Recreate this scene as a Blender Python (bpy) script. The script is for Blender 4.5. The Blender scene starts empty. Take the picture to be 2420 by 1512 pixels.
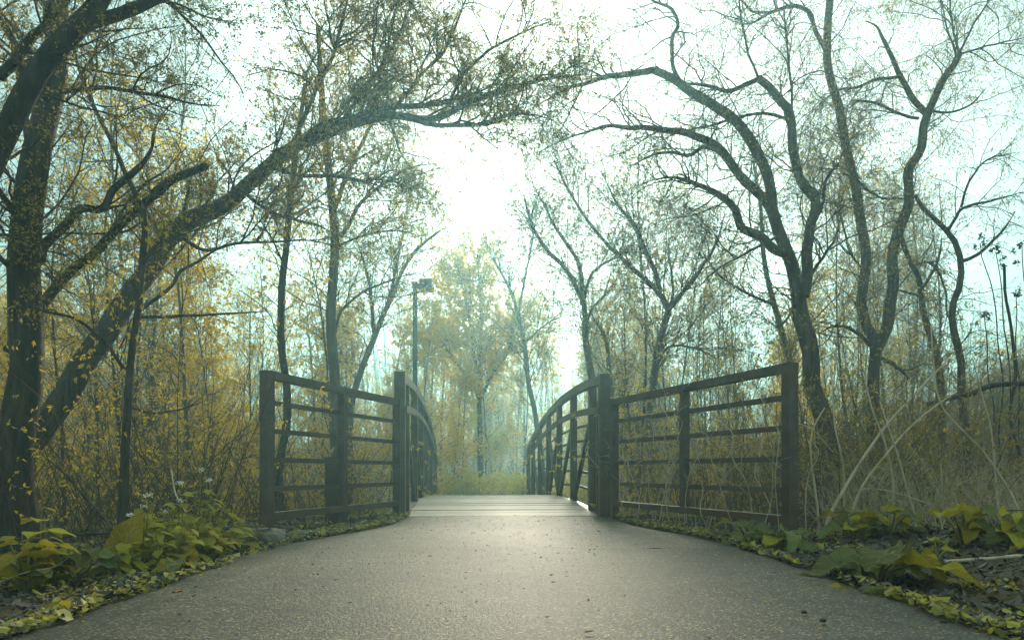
import bpy, math, random
import numpy as np

# ------------------------------------------------------------------ camera, sky, sun, exposure
scene = bpy.context.scene
COL = scene.collection
R2 = math.radians
CAM_H = 0.49
cam_d = bpy.data.cameras.new('camera'); cam = bpy.data.objects.new('camera', cam_d); COL.objects.link(cam)
cam.location = (0, 0, CAM_H); cam.rotation_euler = (R2(90), 0, 0)
cam_d.sensor_width = 36; cam_d.lens = 24; cam_d.shift_y = 0.1472
cam_d.clip_start = 0.05; cam_d.clip_end = 600
scene.camera = cam

SUN_EL, SUN_AZ = R2(22), R2(5)          # veiled sun ahead of the camera, a little to the right of +Y
SUN_DIR = (math.sin(SUN_AZ)*math.cos(SUN_EL), math.cos(SUN_AZ)*math.cos(SUN_EL), math.sin(SUN_EL))
world = bpy.data.worlds.new('World'); scene.world = world; world.use_nodes = True
wn, wl = world.node_tree.nodes, world.node_tree.links
wn.clear()
wo = wn.new('ShaderNodeOutputWorld'); bg = wn.new('ShaderNodeBackground'); wl.new(bg.outputs[0], wo.inputs[0])
sky = wn.new('ShaderNodeTexSky'); sky.sky_type = 'NISHITA'; sky.sun_disc = False
sky.sun_elevation = SUN_EL; sky.sun_rotation = SUN_AZ; sky.air_density = 1.0; sky.dust_density = 4.0; sky.ozone_density = 1.0
geo = wn.new('ShaderNodeNewGeometry')
dot = wn.new('ShaderNodeVectorMath'); dot.operation = 'DOT_PRODUCT'; dot.inputs[1].default_value = tuple(-c for c in SUN_DIR)
wl.new(geo.outputs['Incoming'], dot.inputs[0])
ramp = wn.new('ShaderNodeValToRGB')     # even cloud deck, brighter where the sun stands behind it
ramp.color_ramp.interpolation = 'EASE'
ramp.color_ramp.elements[0].position = 0.80; ramp.color_ramp.elements[0].color = (1.75, 2.3, 2.12, 1)
ramp.color_ramp.elements[1].position = 1.0; ramp.color_ramp.elements[1].color = (5.2, 5.4, 5.1, 1)
wl.new(dot.outputs['Value'], ramp.inputs[0])
# overcast luminance grows smoothly from the horizon to the zenith, (1 + 2 sin h) / 3
sepz = wn.new('ShaderNodeSeparateXYZ'); wl.new(geo.outputs['Incoming'], sepz.inputs[0])
cie = wn.new('ShaderNodeMath'); cie.operation = 'MULTIPLY_ADD'; cie.inputs[1].default_value = -0.667; cie.inputs[2].default_value = 0.333
wl.new(sepz.outputs[2], cie.inputs[0])
cmax = wn.new('ShaderNodeMath'); cmax.operation = 'MAXIMUM'; cmax.inputs[1].default_value = 0.333; wl.new(cie.outputs[0], cmax.inputs[0])
cmul = wn.new('ShaderNodeVectorMath'); cmul.operation = 'SCALE'; wl.new(ramp.outputs[0], cmul.inputs[0]); wl.new(cmax.outputs[0], cmul.inputs['Scale'])
mx = wn.new('ShaderNodeMix'); mx.data_type = 'RGBA'; mx.inputs[0].default_value = 0.94
wl.new(sky.outputs[0], mx.inputs[6]); wl.new(cmul.outputs[0], mx.inputs[7]); wl.new(mx.outputs[2], bg.inputs[0])
bg.inputs[1].default_value = 0.12
sun_d = bpy.data.lights.new('sun', 'SUN'); sun_d.energy = 3.8; sun_d.angle = R2(14); sun_d.color = (1.0, 0.90, 0.70)
sun = bpy.data.objects.new('sun', sun_d); COL.objects.link(sun)
from mathutils import Vector
sun.rotation_euler = Vector(SUN_DIR).to_track_quat('Z', 'Y').to_euler()
scene.view_settings.view_transform = 'Standard'; scene.view_settings.look = 'None'
scene.view_settings.exposure = 1.68; scene.view_settings.gamma = 1.0; scene.view_settings.use_curve_mapping = False
scene.cycles.max_bounces = 6; scene.cycles.volume_bounces = 0

rng = np.random.default_rng(7)
random.seed(7)
HAZE_DENSITY, HAZE_G, HAZE_COL = 0.0108, 0.64, (.40,.85,.95)

# ------------------------------------------------------------------ helpers
def at(px, py, d):
    """a pixel of the 2420x1512 view at depth d -> a point of the place"""
    return np.array([(px-1210)/1613*d, d, CAM_H + (1112-py)/1613*d])

def sstep(a, b, x):
    t = np.clip((x-a)/(b-a), 0, 1); return t*t*(3-2*t)

def vnoise(x, y, s=1.0, seed=0):
    x = np.asarray(x, float)*s + seed*3.1; y = np.asarray(y, float)*s - seed*1.7
    return (np.sin(x*1.3+np.sin(y*1.7))+np.sin(y*1.1+1.3*np.sin(x*.9+seed))+.5*np.sin(2.3*x+1.9*y))/2.5

def ground_z(x, y):
    x = np.asarray(x, float); y = np.asarray(y, float)
    off = np.abs(x) - 1.5
    z = -0.05 + 0.05*vnoise(x, y, 1.1, 1)*sstep(0.1, 1.5, off) + 0.10*vnoise(x, y, .35, 2)*sstep(.5, 4, off)
    z += 0.13*sstep(1.7, 3.6, x)*sstep(9.5, 7, y)
    z -= 0.10*sstep(-2.0, -5, x)
    z -= 1.25*sstep(8.0, 10.5, y)*sstep(16.0, 13.0, y)          # the stream bed the bridge spans
    z -= 0.45*sstep(11, 16.5, y)
    z += 4.2*np.exp(-((x-14)/4.2)**2-((y-16.5)/5.0)**2)         # bank rising at the right
    z += 4.5*sstep(30, 85, y)
    return z

def mesh_from(verts, faces_q, name, tris=None, smooth=False, uv=None):
    me = bpy.data.meshes.new(name)
    verts = np.asarray(verts, np.float32).reshape(-1, 3)
    fq = np.asarray(faces_q, np.int32).reshape(-1, 4) if faces_q is not None else np.zeros((0, 4), np.int32)
    ft = np.asarray(tris, np.int32).reshape(-1, 3) if tris is not None else np.zeros((0, 3), np.int32)
    nq, nt = len(fq), len(ft)
    me.vertices.add(len(verts)); me.vertices.foreach_set('co', verts.ravel())
    me.loops.add(nq*4+nt*3); me.polygons.add(nq+nt)
    li = np.concatenate([fq.ravel(), ft.ravel()])
    me.loops.foreach_set('vertex_index', li)
    me.polygons.foreach_set('loop_start', np.concatenate([np.arange(nq)*4, nq*4+np.arange(nt)*3]).astype(np.int32))
    me.polygons.foreach_set('use_smooth', np.full(nq+nt, smooth, bool))
    if uv is not None:
        l = me.uv_layers.new(name='UVMap'); l.data.foreach_set('uv', np.asarray(uv, np.float32)[li].ravel())
    me.update(calc_edges=True)
    return me

class MB:
    """collects shapes into one mesh"""
    def __init__(s): s.v = []; s.q = []; s.t = []; s.n = 0
    def add(s, v, q=None, t=None):
        v = np.asarray(v, float).reshape(-1, 3); s.v.append(v)
        if q is not None and len(q): s.q.append(np.asarray(q, np.int64).reshape(-1, 4)+s.n)
        if t is not None and len(t): s.t.append(np.asarray(t, np.int64).reshape(-1, 3)+s.n)
        s.n += len(v); return s
    def box(s, a, b, bev=0.0):
        x0, y0, z0 = a; x1, y1, z1 = b
        v = [(x0,y0,z0),(x1,y0,z0),(x1,y1,z0),(x0,y1,z0),(x0,y0,z1),(x1,y0,z1),(x1,y1,z1),(x0,y1,z1)]
        return s.add(v, [(0,3,2,1),(4,5,6,7),(0,1,5,4),(1,2,6,5),(2,3,7,6),(3,0,4,7)])
    def sweep(s, path, prof, right, close=True):
        """prof: list of (r, u) offsets along 'right' and along the local up"""
        path = np.asarray(path, float); K = len(path); n = len(prof)
        t = np.gradient(path, axis=0); t /= np.linalg.norm(t, axis=1, keepdims=True)
        r = np.asarray(right, float); r = np.broadcast_to(r, path.shape)
        r = r - (r*t).sum(1, keepdims=True)*t; r /= np.linalg.norm(r, axis=1, keepdims=True)
        u = np.cross(r, t)
        v = np.stack([path + a*r + b*u for a, b in prof], 1).reshape(-1, 3)
        q = []
        for k in range(K-1):
            for i in range(n):
                j = (i+1) % n
                q.append((k*n+i, k*n+j, (k+1)*n+j, (k+1)*n+i))
        tr = []
        if n == 4: q += [(3, 2, 1, 0), tuple((K-1)*n+i for i in range(4))]
        elif close:
            for i in range(1, n-1): tr += [(0, i+1, i), ((K-1)*n, (K-1)*n+i, (K-1)*n+i+1)]
        return s.add(v, q, tr)
    def build(s, name, mat, parent=None, base=None, smooth=False):
        v = np.concatenate(s.v)
        if base is not None: v = v - np.asarray(base)
        me = mesh_from(v, np.concatenate(s.q) if s.q else None, name, np.concatenate(s.t) if s.t else None, smooth)
        return link(name, me, mat, parent)

def link(name, me, mat=None, parent=None):
    o = bpy.data.objects.new(name, me); COL.objects.link(o)
    if mat is not None and not me.materials: me.materials.append(mat)
    if parent is not None: o.parent = parent
    return o

def thing(name, label, cat, loc=(0, 0, 0), group=None, rz=0.0):
    o = bpy.data.objects.new(name, None); COL.objects.link(o); o.empty_display_size = .1
    o.location = tuple(float(c) for c in loc); o.rotation_euler = (0, 0, rz)
    o['label'] = label; o['category'] = cat
    if group: o['group'] = group
    return o

def tag(o, label=None, cat=None, group=None, kind=None):
    for k, v in (('label', label), ('category', cat), ('group', group), ('kind', kind)):
        if v: o[k] = v
    return o

def copy_tree(root, loc, rz=0.0, sc=1.0, label=None, group=None):
    r = root.copy(); COL.objects.link(r); r.location = tuple(float(c) for c in loc); r.rotation_euler = (0, 0, rz); r.scale = (sc, sc, sc)
    if label: r['label'] = label
    if group: r['group'] = group
    for ch in root.children:
        c = ch.copy(); COL.objects.link(c); c.parent = r
        for g in ch.children:
            e = g.copy(); COL.objects.link(e); e.parent = c
    return r

def unit(v): return v/np.maximum(np.linalg.norm(v, axis=-1, keepdims=True), 1e-9)

def tube_arrays(P, Rr, S, lump=0.0, cap=False):
    P = np.asarray(P, float); N, K, _ = P.shape
    T = unit(np.gradient(P, axis=1))
    m = unit(T.mean(1)); a = np.where(np.abs(m[:, 2:3]) < .8, np.array([[0, 0, 1.]]), np.array([[1., 0, 0]]))
    U = unit(np.cross(T, a[:, None, :])); V = np.cross(T, U)
    th = np.arange(S)*2*np.pi/S
    rad = np.asarray(Rr, float)[:, :, None]*np.ones(S)
    if lump: rad = rad*(1+lump*rng.normal(size=rad.shape))
    v = P[:, :, None, :] + rad[..., None]*(np.cos(th)[None, None, :, None]*U[:, :, None, :] + np.sin(th)[None, None, :, None]*V[:, :, None, :])
    idx = np.arange(N*K*S).reshape(N, K, S)
    i0 = idx[:, :-1, :]; i1 = idx[:, 1:, :]
    q = np.stack([i0, np.roll(i0, -1, 2), np.roll(i1, -1, 2), i1], -1).reshape(-1, 4)
    tr = None
    if cap:
        tr = []
        for n_ in range(N):
            for i in range(1, S-1): tr.append((idx[n_, -1, 0], idx[n_, -1, i], idx[n_, -1, i+1]))
    return v.reshape(-1, 3), q, tr

def resample(pts, rad, K, smooth=True):
    """Catmull-Rom through pts, K points"""
    pts = np.asarray(pts, float); rad = np.asarray(rad, float)
    n = len(pts)
    s = np.concatenate([[0], np.cumsum(np.linalg.norm(np.diff(pts, axis=0), axis=1))])
    m = np.gradient(pts, s, axis=0) if n > 2 else np.repeat((pts[1:]-pts[:1])/s[-1], n, 0)
    q = np.linspace(0, s[-1], K); i = np.clip(np.searchsorted(s, q, 'right')-1, 0, n-2)
    h = (s[i+1]-s[i])[:, None]; t = ((q-s[i])/(s[i+1]-s[i]))[:, None]
    p = (2*t**3-3*t**2+1)*pts[i]+(t**3-2*t**2+t)*h*m[i]+(-2*t**3+3*t**2)*pts[i+1]+(t**3-t**2)*h*m[i+1]
    return p, np.interp(q, s, rad)

def sprout(P, R, count, L, ang=.9, K=6, up=0.0, wig=.25, rr=.01, t0=.15, t1=1.0, grav=0.0, lenpow=.5, minr=.0012, keep=.65):
    N, KK, _ = P.shape
    seg = np.linalg.norm(np.diff(P, axis=1), axis=2).sum(1)
    pi_ = rng.choice(N, count, p=seg/seg.sum())
    t = rng.uniform(t0, t1, count); f = t*(KK-1); i = np.minimum(f.astype(int), KK-2); fr = (f-i)[:, None]
    a, b = P[pi_, i], P[pi_, i+1]; pos = a*(1-fr)+b*fr; tan = unit(b-a)
    rp = R[pi_, i]*(1-fr[:, 0])+R[pi_, i+1]*fr[:, 0]
    rnd = rng.normal(size=(count, 3)); perp = unit(rnd-(rnd*tan).sum(1, keepdims=True)*tan)
    an = np.clip(rng.normal(ang, .28, count), .15, 1.9)[:, None]
    d = unit(tan*np.cos(an)+perp*np.sin(an)+np.array([0, 0, up]))
    ln = L*rng.uniform(.45, 1.25, count)*(1-.45*t*lenpow*2)
    st = (ln/(K-1))[:, None]
    out = np.empty((count, K, 3)); out[:, 0] = pos
    for k in range(1, K):
        out[:, k] = out[:, k-1]+d*st
        d = unit(d+rng.normal(size=(count, 3))*wig+np.array([0, 0, grav]))
    r0 = np.maximum(np.minimum(rp*keep, rr*rng.uniform(.7, 1.3, count)), minr)
    rad = r0[:, None]*np.linspace(1, .32, K)[None]
    return out, rad

def leaf_quads(P, m, Ls, W, droop=.25, t0=.1, spread=1.0, cluster=1, cr=.02, fold=True):
    """diamond leaves on twigs; m leaf sites per twig, 'cluster' leaves at each"""
    N, K, _ = P.shape
    c = N*m
    pi_ = np.repeat(np.arange(N), m); f = rng.uniform(t0, 1, c)*(K-1); i = np.minimum(f.astype(int), K-2); fr = (f-i)[:, None]
    pos = P[pi_, i]*(1-fr)+P[pi_, i+1]*fr; tan = unit(P[pi_, i+1]-P[pi_, i])
    if cluster > 1:
        pos = np.repeat(pos, cluster, 0); tan = np.repeat(tan, cluster, 0); c *= cluster
        pos = pos+rng.normal(size=(c, 3))*cr*.5
    d = unit(tan*.5+rng.normal(size=(c, 3))*spread+np.array([0, 0, -droop]))
    rnd = rng.normal(size=(c, 3)); side = unit(rnd-(rnd*d).sum(1, keepdims=True)*d)
    nrm = np.cross(d, side)
    l = (Ls*rng.uniform(.55, 1.3, c))[:, None]; w = (W*rng.uniform(.6, 1.25, c))[:, None]
    mid = pos+d*l*.45+nrm*l*.10
    v = np.stack([pos, mid+side*w*.5, pos+d*l-nrm*l*.08, mid-side*w*.5], 1)
    q = np.arange(c*4).reshape(c, 4)
    return v.reshape(-1, 3), q

# ------------------------------------------------------------------ materials
def new_mat(name):
    m = bpy.data.materials.new(name); m.use_nodes = True
    nt = m.node_tree; nt.nodes.clear()
    out = nt.nodes.new('ShaderNodeOutputMaterial')
    return m, nt, out

def N(nt, t, **kw):
    n = nt.nodes.new(t)
    for k, v in kw.items(): setattr(n, k, v)
    return n

def noise_ramp(nt, scale, cols, detail=6, rough=.6, coord='Object', stretch=None, pos=None):
    tc = N(nt, 'ShaderNodeTexCoord'); mp = N(nt, 'ShaderNodeMapping')
    nt.links.new(tc.outputs[coord], mp.inputs[0])
    if stretch: mp.inputs['Scale'].default_value = stretch
    nz = N(nt, 'ShaderNodeTexNoise'); nz.inputs['Scale'].default_value = scale; nz.inputs['Detail'].default_value = detail; nz.inputs['Roughness'].default_value = rough
    nt.links.new(mp.outputs[0], nz.inputs['Vector'])
    rp = N(nt, 'ShaderNodeValToRGB'); e = rp.color_ramp.elements
    n = len(cols)
    pos = pos or [.3+.4*i/max(1, n-1) for i in range(n)]
    e[0].position = pos[0]; e[0].color = (*cols[0], 1); e[1].position = pos[-1]; e[1].color = (*cols[-1], 1)
    for i in range(1, n-1):
        x = e.new(pos[i]); x.color = (*cols[i], 1)
    nt.links.new(nz.outputs[0], rp.inputs[0])
    return rp, nz, mp

def bark_mat(name, cols, scale=9, stretch=(1, 1, .18), bump=.6, moss=None):
    m, nt, out = new_mat(name)
    rp, nz, mp = noise_ramp(nt, scale, cols, stretch=stretch)
    b = N(nt, 'ShaderNodeBsdfPrincipled'); b.inputs['Roughness'].default_value = .9; b.inputs['Specular IOR Level'].default_value = .2
    col = rp.outputs[0]
    if moss:
        r2, n2, _ = noise_ramp(nt, 2.2, [(0, 0, 0), (1, 1, 1)], pos=[.5, .68])
        mxx = N(nt, 'ShaderNodeMix', data_type='RGBA'); mxx.inputs[7].default_value = (*moss, 1)
        ml = N(nt, 'ShaderNodeMath', operation='MULTIPLY'); ml.inputs[1].default_value = .55
        nt.links.new(r2.outputs[0], ml.inputs[0]); nt.links.new(ml.outputs[0], mxx.inputs[0]); nt.links.new(col, mxx.inputs[6]); col = mxx.outputs[2]
    nt.links.new(col, b.inputs['Base Color'])
    bp = N(nt, 'ShaderNodeBump'); bp.inputs['Strength'].default_value = bump; bp.inputs['Distance'].default_value = .02
    nt.links.new(nz.outputs[0], bp.inputs['Height']); nt.links.new(bp.outputs[0], b.inputs['Normal'])
    nt.links.new(b.outputs[0], out.inputs[0]); return m

def leaf_mat(name, cols, trans=.45, rough=.6, gloss=.06):
    """cols vary leaf by leaf"""
    m, nt, out = new_mat(name)
    g = N(nt, 'ShaderNodeNewGeometry')
    rp = N(nt, 'ShaderNodeValToRGB'); e = rp.color_ramp.elements
    e[0].position = 0; e[0].color = (*cols[0], 1); e[1].position = 1; e[1].color = (*cols[-1], 1)
    for i in range(1, len(cols)-1):
        x = e.new(i/(len(cols)-1)); x.color = (*cols[i], 1)
    nt.links.new(g.outputs['Random Per Island'], rp.inputs[0])
    d = N(nt, 'ShaderNodeBsdfDiffuse'); t = N(nt, 'ShaderNodeBsdfTranslucent'); s = N(nt, 'ShaderNodeBsdfGlossy'); s.inputs['Roughness'].default_value = rough
    a = N(nt, 'ShaderNodeMixShader'); a.inputs[0].default_value = trans
    nt.links.new(rp.outputs[0], d.inputs[0]); nt.links.new(rp.outputs[0], t.inputs[0])
    nt.links.new(d.outputs[0], a.inputs[1]); nt.links.new(t.outputs[0], a.inputs[2])
    c = N(nt, 'ShaderNodeMixShader'); c.inputs[0].default_value = gloss
    nt.links.new(a.outputs[0], c.inputs[1]); nt.links.new(s.outputs[0], c.inputs[2]); nt.links.new(c.outputs[0], out.inputs[0])
    return m

def plain_mat(name, cols, scale=12, rough=.8, bump=.2, spec=.3, stretch=None, pos=None, coord='Object'):
    m, nt, out = new_mat(name)
    rp, nz, mp = noise_ramp(nt, scale, cols, stretch=stretch, pos=pos, coord=coord)
    b = N(nt, 'ShaderNodeBsdfPrincipled'); b.inputs['Roughness'].default_value = rough; b.inputs['Specular IOR Level'].default_value = spec
    nt.links.new(rp.outputs[0], b.inputs['Base Color'])
    if bump:
        bp = N(nt, 'ShaderNodeBump'); bp.inputs['Strength'].default_value = bump; bp.inputs['Distance'].default_value = .01
        nt.links.new(nz.outputs[0], bp.inputs['Height']); nt.links.new(bp.outputs[0], b.inputs['Normal'])
    nt.links.new(b.outputs[0], out.inputs[0]); return m

M = {}
M['bark_dark'] = bark_mat('bark_dark', [(.03, .025, .018), (.07, .058, .042), (.13, .108, .078)], 15, stretch=(1, 1, .12), bump=1.0)
M['bark_brown'] = bark_mat('bark_brown', [(.04, .031, .021), (.09, .07, .047), (.16, .125, .085)], 16, stretch=(1, 1, .14), bump=1.0)
M['bark_grey'] = bark_mat('bark_grey', [(.08, .072, .058), (.15, .135, .105), (.22, .20, .155)], 10)
M['twig'] = bark_mat('twig', [(.065, .05, .03), (.13, .10, .06)], 20, bump=.2)
M['brush'] = bark_mat('brush', [(.13, .095, .05), (.25, .185, .10)], 20, bump=.2)
M['twig_tan'] = bark_mat('twig_tan', [(.08, .06, .03), (.15, .115, .06)], 20, bump=.2)
M['cane'] = bark_mat('cane', [(.36, .28, .17), (.56, .46, .31), (.66, .56, .41)], 14, bump=.3)
M['leaf_gold'] = leaf_mat('leaf_gold', [(.80, .56, .022), (.66, .51, .035), (.86, .58, .028), (.57, .47, .045)], trans=.6)
M['leaf_olive'] = leaf_mat('leaf_olive', [(.36, .27, .03), (.24, .21, .04), (.48, .34, .035), (.28, .24, .05)], trans=.5)
M['leaf_lime'] = leaf_mat('leaf_lime', [(.70, .62, .07), (.52, .54, .08), (.80, .64, .07)], trans=.6)
M['leaf_dark'] = leaf_mat('leaf_dark', [(.05, .06, .018), (.09, .085, .02), (.07, .06, .02)])
M['litter'] = leaf_mat('litter', [(.04, .03, .022), (.09, .065, .042), (.03, .025, .02), (.13, .10, .068), (.055, .042, .028), (.20, .165, .12)], trans=.1)
M['cover'] = leaf_mat('cover', [(.42, .36, .035), (.24, .23, .04), (.56, .44, .03), (.32, .28, .05)], trans=.35)
M['petal'] = leaf_mat('petal', [(.75, .75, .65), (.85, .85, .75)], trans=.3)
M['seed'] = leaf_mat('seed', [(.02, .014, .010), (.045, .03, .02)], trans=.05)

def broadleaf_mat(name, c1, c2, vein):
    m, nt, out = new_mat(name)
    uv = N(nt, 'ShaderNodeUVMap'); sep = N(nt, 'ShaderNodeSeparateXYZ'); nt.links.new(uv.outputs[0], sep.inputs[0])
    av = N(nt, 'ShaderNodeMath', operation='ABSOLUTE'); nt.links.new(sep.outputs[1], av.inputs[0])
    # side veins slant forward from the midrib
    sl = N(nt, 'ShaderNodeMath', operation='MULTIPLY_ADD'); sl.inputs[1].default_value = -.28; nt.links.new(av.outputs[0], sl.inputs[0]); nt.links.new(sep.outputs[0], sl.inputs[2])
    fr = N(nt, 'ShaderNodeMath', operation='MULTIPLY'); fr.inputs[1].default_value = 7; nt.links.new(sl.outputs[0], fr.inputs[0])
    fc = N(nt, 'ShaderNodeMath', operation='PINGPONG'); fc.inputs[1].default_value = .5; nt.links.new(fr.outputs[0], fc.inputs[0])
    mn = N(nt, 'ShaderNodeMath', operation='MINIMUM'); nt.links.new(fc.outputs[0], mn.inputs[0])
    a2 = N(nt, 'ShaderNodeMath', operation='MULTIPLY'); a2.inputs[1].default_value = 1.6; nt.links.new(av.outputs[0], a2.inputs[0]); nt.links.new(a2.outputs[0], mn.inputs[1])
    vr = N(nt, 'ShaderNodeMapRange'); vr.inputs['From Min'].default_value = .03; vr.inputs['From Max'].default_value = .12; vr.inputs['To Min'].default_value = 1; vr.inputs['To Max'].default_value = 0
    nt.links.new(mn.outputs[0], vr.inputs['Value'])
    rp, nz, mp = noise_ramp(nt, 22, [c1, c2])
    oi = N(nt, 'ShaderNodeObjectInfo')
    hs = N(nt, 'ShaderNodeHueSaturation'); mr = N(nt, 'ShaderNodeMapRange'); mr.inputs['To Min'].default_value = .65; mr.inputs['To Max'].default_value = 1.35
    nt.links.new(oi.outputs['Random'], mr.inputs['Value']); nt.links.new(mr.outputs[0], hs.inputs['Value'])
    mr2 = N(nt, 'ShaderNodeMapRange'); mr2.inputs['To Min'].default_value = .485; mr2.inputs['To Max'].default_value = .515
    nt.links.new(oi.outputs['Random'], mr2.inputs['Value']); nt.links.new(mr2.outputs[0], hs.inputs['Hue'])
    nt.links.new(rp.outputs[0], hs.inputs['Color'])
    r5, n5, _ = noise_ramp(nt, 38, [(0, 0, 0), (1, 1, 1)], pos=[.66, .72], detail=3)
    sp5 = N(nt, 'ShaderNodeMix', data_type='RGBA'); sp5.inputs[7].default_value = (.11, .07, .03, 1); nt.links.new(r5.outputs[0], sp5.inputs[0]); nt.links.new(hs.outputs[0], sp5.inputs[6])
    mxx = N(nt, 'ShaderNodeMix', data_type='RGBA'); mxx.inputs[7].default_value = (*vein, 1)
    vm = N(nt, 'ShaderNodeMath', operation='MULTIPLY'); vm.inputs[1].default_value = .5; nt.links.new(vr.outputs[0], vm.inputs[0])
    nt.links.new(vm.outputs[0], mxx.inputs[0]); nt.links.new(sp5.outputs[2], mxx.inputs[6])
    bp = N(nt, 'ShaderNodeBump'); bp.inputs['Strength'].default_value = .7; bp.inputs['Distance'].default_value = .008
    ad = N(nt, 'ShaderNodeMath', operation='MULTIPLY_ADD'); ad.inputs[1].default_value = -.8; nt.links.new(vr.outputs[0], ad.inputs[0]); nt.links.new(nz.outputs[0], ad.inputs[2]); nt.links.new(ad.outputs[0], bp.inputs['Height'])
    b = N(nt, 'ShaderNodeBsdfPrincipled'); b.inputs['Roughness'].default_value = .75; b.inputs['Specular IOR Level'].default_value = .12
    t = N(nt, 'ShaderNodeBsdfTranslucent'); ms = N(nt, 'ShaderNodeMixShader'); ms.inputs[0].default_value = .35
    nt.links.new(mxx.outputs[2], b.inputs['Base Color']); nt.links.new(mxx.outputs[2], t.inputs[0]); nt.links.new(bp.outputs[0], b.inputs['Normal'])
    nt.links.new(b.outputs[0], ms.inputs[1]); nt.links.new(t.outputs[0], ms.inputs[2]); nt.links.new(ms.outputs[0], out.inputs[0])
    return m
M['burdock'] = broadleaf_mat('burdock', (.16, .185, .06), (.25, .26, .08), (.34, .33, .14))
M['burdock_yellow'] = broadleaf_mat('burdock_yellow', (.36, .29, .022), (.50, .39, .03), (.52, .43, .11))
M['mustard'] = broadleaf_mat('mustard', (.36, .32, .035), (.52, .43, .04), (.55, .47, .11))
M['stalk'] = plain_mat('stalk', [(.20, .19, .06), (.28, .24, .08)], 8, .6, .1)

def steel_mat():
    m, nt, out = new_mat('brown_steel')
    rp, nz, mp = noise_ramp(nt, 7, [(.065, .048, .035), (.105, .08, .058), (.15, .115, .085)])
    # rust grows from the ground up and in blotches
    r2, n2, _ = noise_ramp(nt, 3.1, [(0, 0, 0), (1, 1, 1)], pos=[.5, .72], detail=8)
    gp = N(nt, 'ShaderNodeNewGeometry'); sp = N(nt, 'ShaderNodeSeparateXYZ'); nt.links.new(gp.outputs['Position'], sp.inputs[0])
    mr = N(nt, 'ShaderNodeMapRange'); mr.inputs['From Min'].default_value = .55; mr.inputs['From Max'].default_value = -.02; nt.links.new(sp.outputs[2], mr.inputs['Value'])
    ml = N(nt, 'ShaderNodeMath', operation='MULTIPLY_ADD', use_clamp=True); ml.inputs[1].default_value = .75
    nt.links.new(mr.outputs[0], ml.inputs[0]); nt.links.new(r2.outputs[0], ml.inputs[2])
    m2 = N(nt, 'ShaderNodeMath', operation='MULTIPLY'); m2.inputs[1].default_value = .6; nt.links.new(ml.outputs[0], m2.inputs[0])
    mxx = N(nt, 'ShaderNodeMix', data_type='RGBA'); mxx.inputs[7].default_value = (.15, .062, .022, 1)
    nt.links.new(m2.outputs[0], mxx.inputs[0]); nt.links.new(rp.outputs[0], mxx.inputs[6])
    b = N(nt, 'ShaderNodeBsdfPrincipled'); b.inputs['Roughness'].default_value = .5; b.inputs['Specular IOR Level'].default_value = .45
    n3 = N(nt, 'ShaderNodeTexNoise'); n3.inputs['Scale'].default_value = 90
    tc = N(nt, 'ShaderNodeTexCoord'); nt.links.new(tc.outputs['Object'], n3.inputs['Vector'])
    bp = N(nt, 'ShaderNodeBump'); bp.inputs['Strength'].default_value = .15; bp.inputs['Distance'].default_value = .003; nt.links.new(n3.outputs[0], bp.inputs['Height'])
    nt.links.new(bp.outputs[0], b.inputs['Normal'])
    nt.links.new(mxx.outputs[2], b.inputs['Base Color']); nt.links.new(b.outputs[0], out.inputs[0]); return m
M['steel'] = steel_mat()
M['lamp_metal'] = plain_mat('lamp_metal', [(.035, .045, .05), (.06, .072, .078)], 6, .5, .05)
M['lens'] = plain_mat('lamp_lens', [(.35, .35, .33), (.45, .45, .42)], 3, .3, 0)
M['concrete'] = plain_mat('concrete', [(.13, .10, .07), (.24, .21, .16), (.32, .29, .23)], 9, .9, .6)

def plank_mat():
    m, nt, out = new_mat('weathered_plank')
    oi = N(nt, 'ShaderNodeObjectInfo')
    tc = N(nt, 'ShaderNodeTexCoord'); mp = N(nt, 'ShaderNodeMapping'); mp.inputs['Scale'].default_value = (.8, 16, 16)
    va = N(nt, 'ShaderNodeVectorMath', operation='ADD'); cx = N(nt, 'ShaderNodeCombineXYZ')
    mm = N(nt, 'ShaderNodeMath', operation='MULTIPLY'); mm.inputs[1].default_value = 37; nt.links.new(oi.outputs['Random'], mm.inputs[0])
    nt.links.new(mm.outputs[0], cx.inputs[0]); nt.links.new(mm.outputs[0], cx.inputs[1])
    nt.links.new(tc.outputs['Object'], va.inputs[0]); nt.links.new(cx.outputs[0], va.inputs[1]); nt.links.new(va.outputs[0], mp.inputs[0])
    nz = N(nt, 'ShaderNodeTexNoise'); nz.inputs['Scale'].default_value = 2.2; nz.inputs['Detail'].default_value = 8; nt.links.new(mp.outputs[0], nz.inputs['Vector'])
    rp = N(nt, 'ShaderNodeValToRGB'); e = rp.color_ramp.elements
    e[0].position = .3; e[0].color = (.20, .165, .115, 1); e[1].position = .64; e[1].color = (.44, .40, .305, 1)
    nt.links.new(nz.outputs[0], rp.inputs[0])
    hs = N(nt, 'ShaderNodeHueSaturation'); mr = N(nt, 'ShaderNodeMapRange'); mr.inputs['To Min'].default_value = .78; mr.inputs['To Max'].default_value = 1.12
    nt.links.new(oi.outputs['Random'], mr.inputs['Value']); nt.links.new(mr.outputs[0], hs.inputs['Value']); nt.links.new(rp.outputs[0], hs.inputs['Color'])
    b = N(nt, 'ShaderNodeBsdfPrincipled'); b.inputs['Roughness'].default_value = .62
    bp = N(nt, 'ShaderNodeBump'); bp.inputs['Strength'].default_value = .35; bp.inputs['Distance'].default_value = .006
    nt.links.new(nz.outputs[0], bp.inputs['Height']); nt.links.new(bp.outputs[0], b.inputs['Normal'])
    nt.links.new(hs.outputs[0], b.inputs['Base Color']); nt.links.new(b.outputs[0], out.inputs[0]); return m
M['plank'] = plank_mat()

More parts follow.
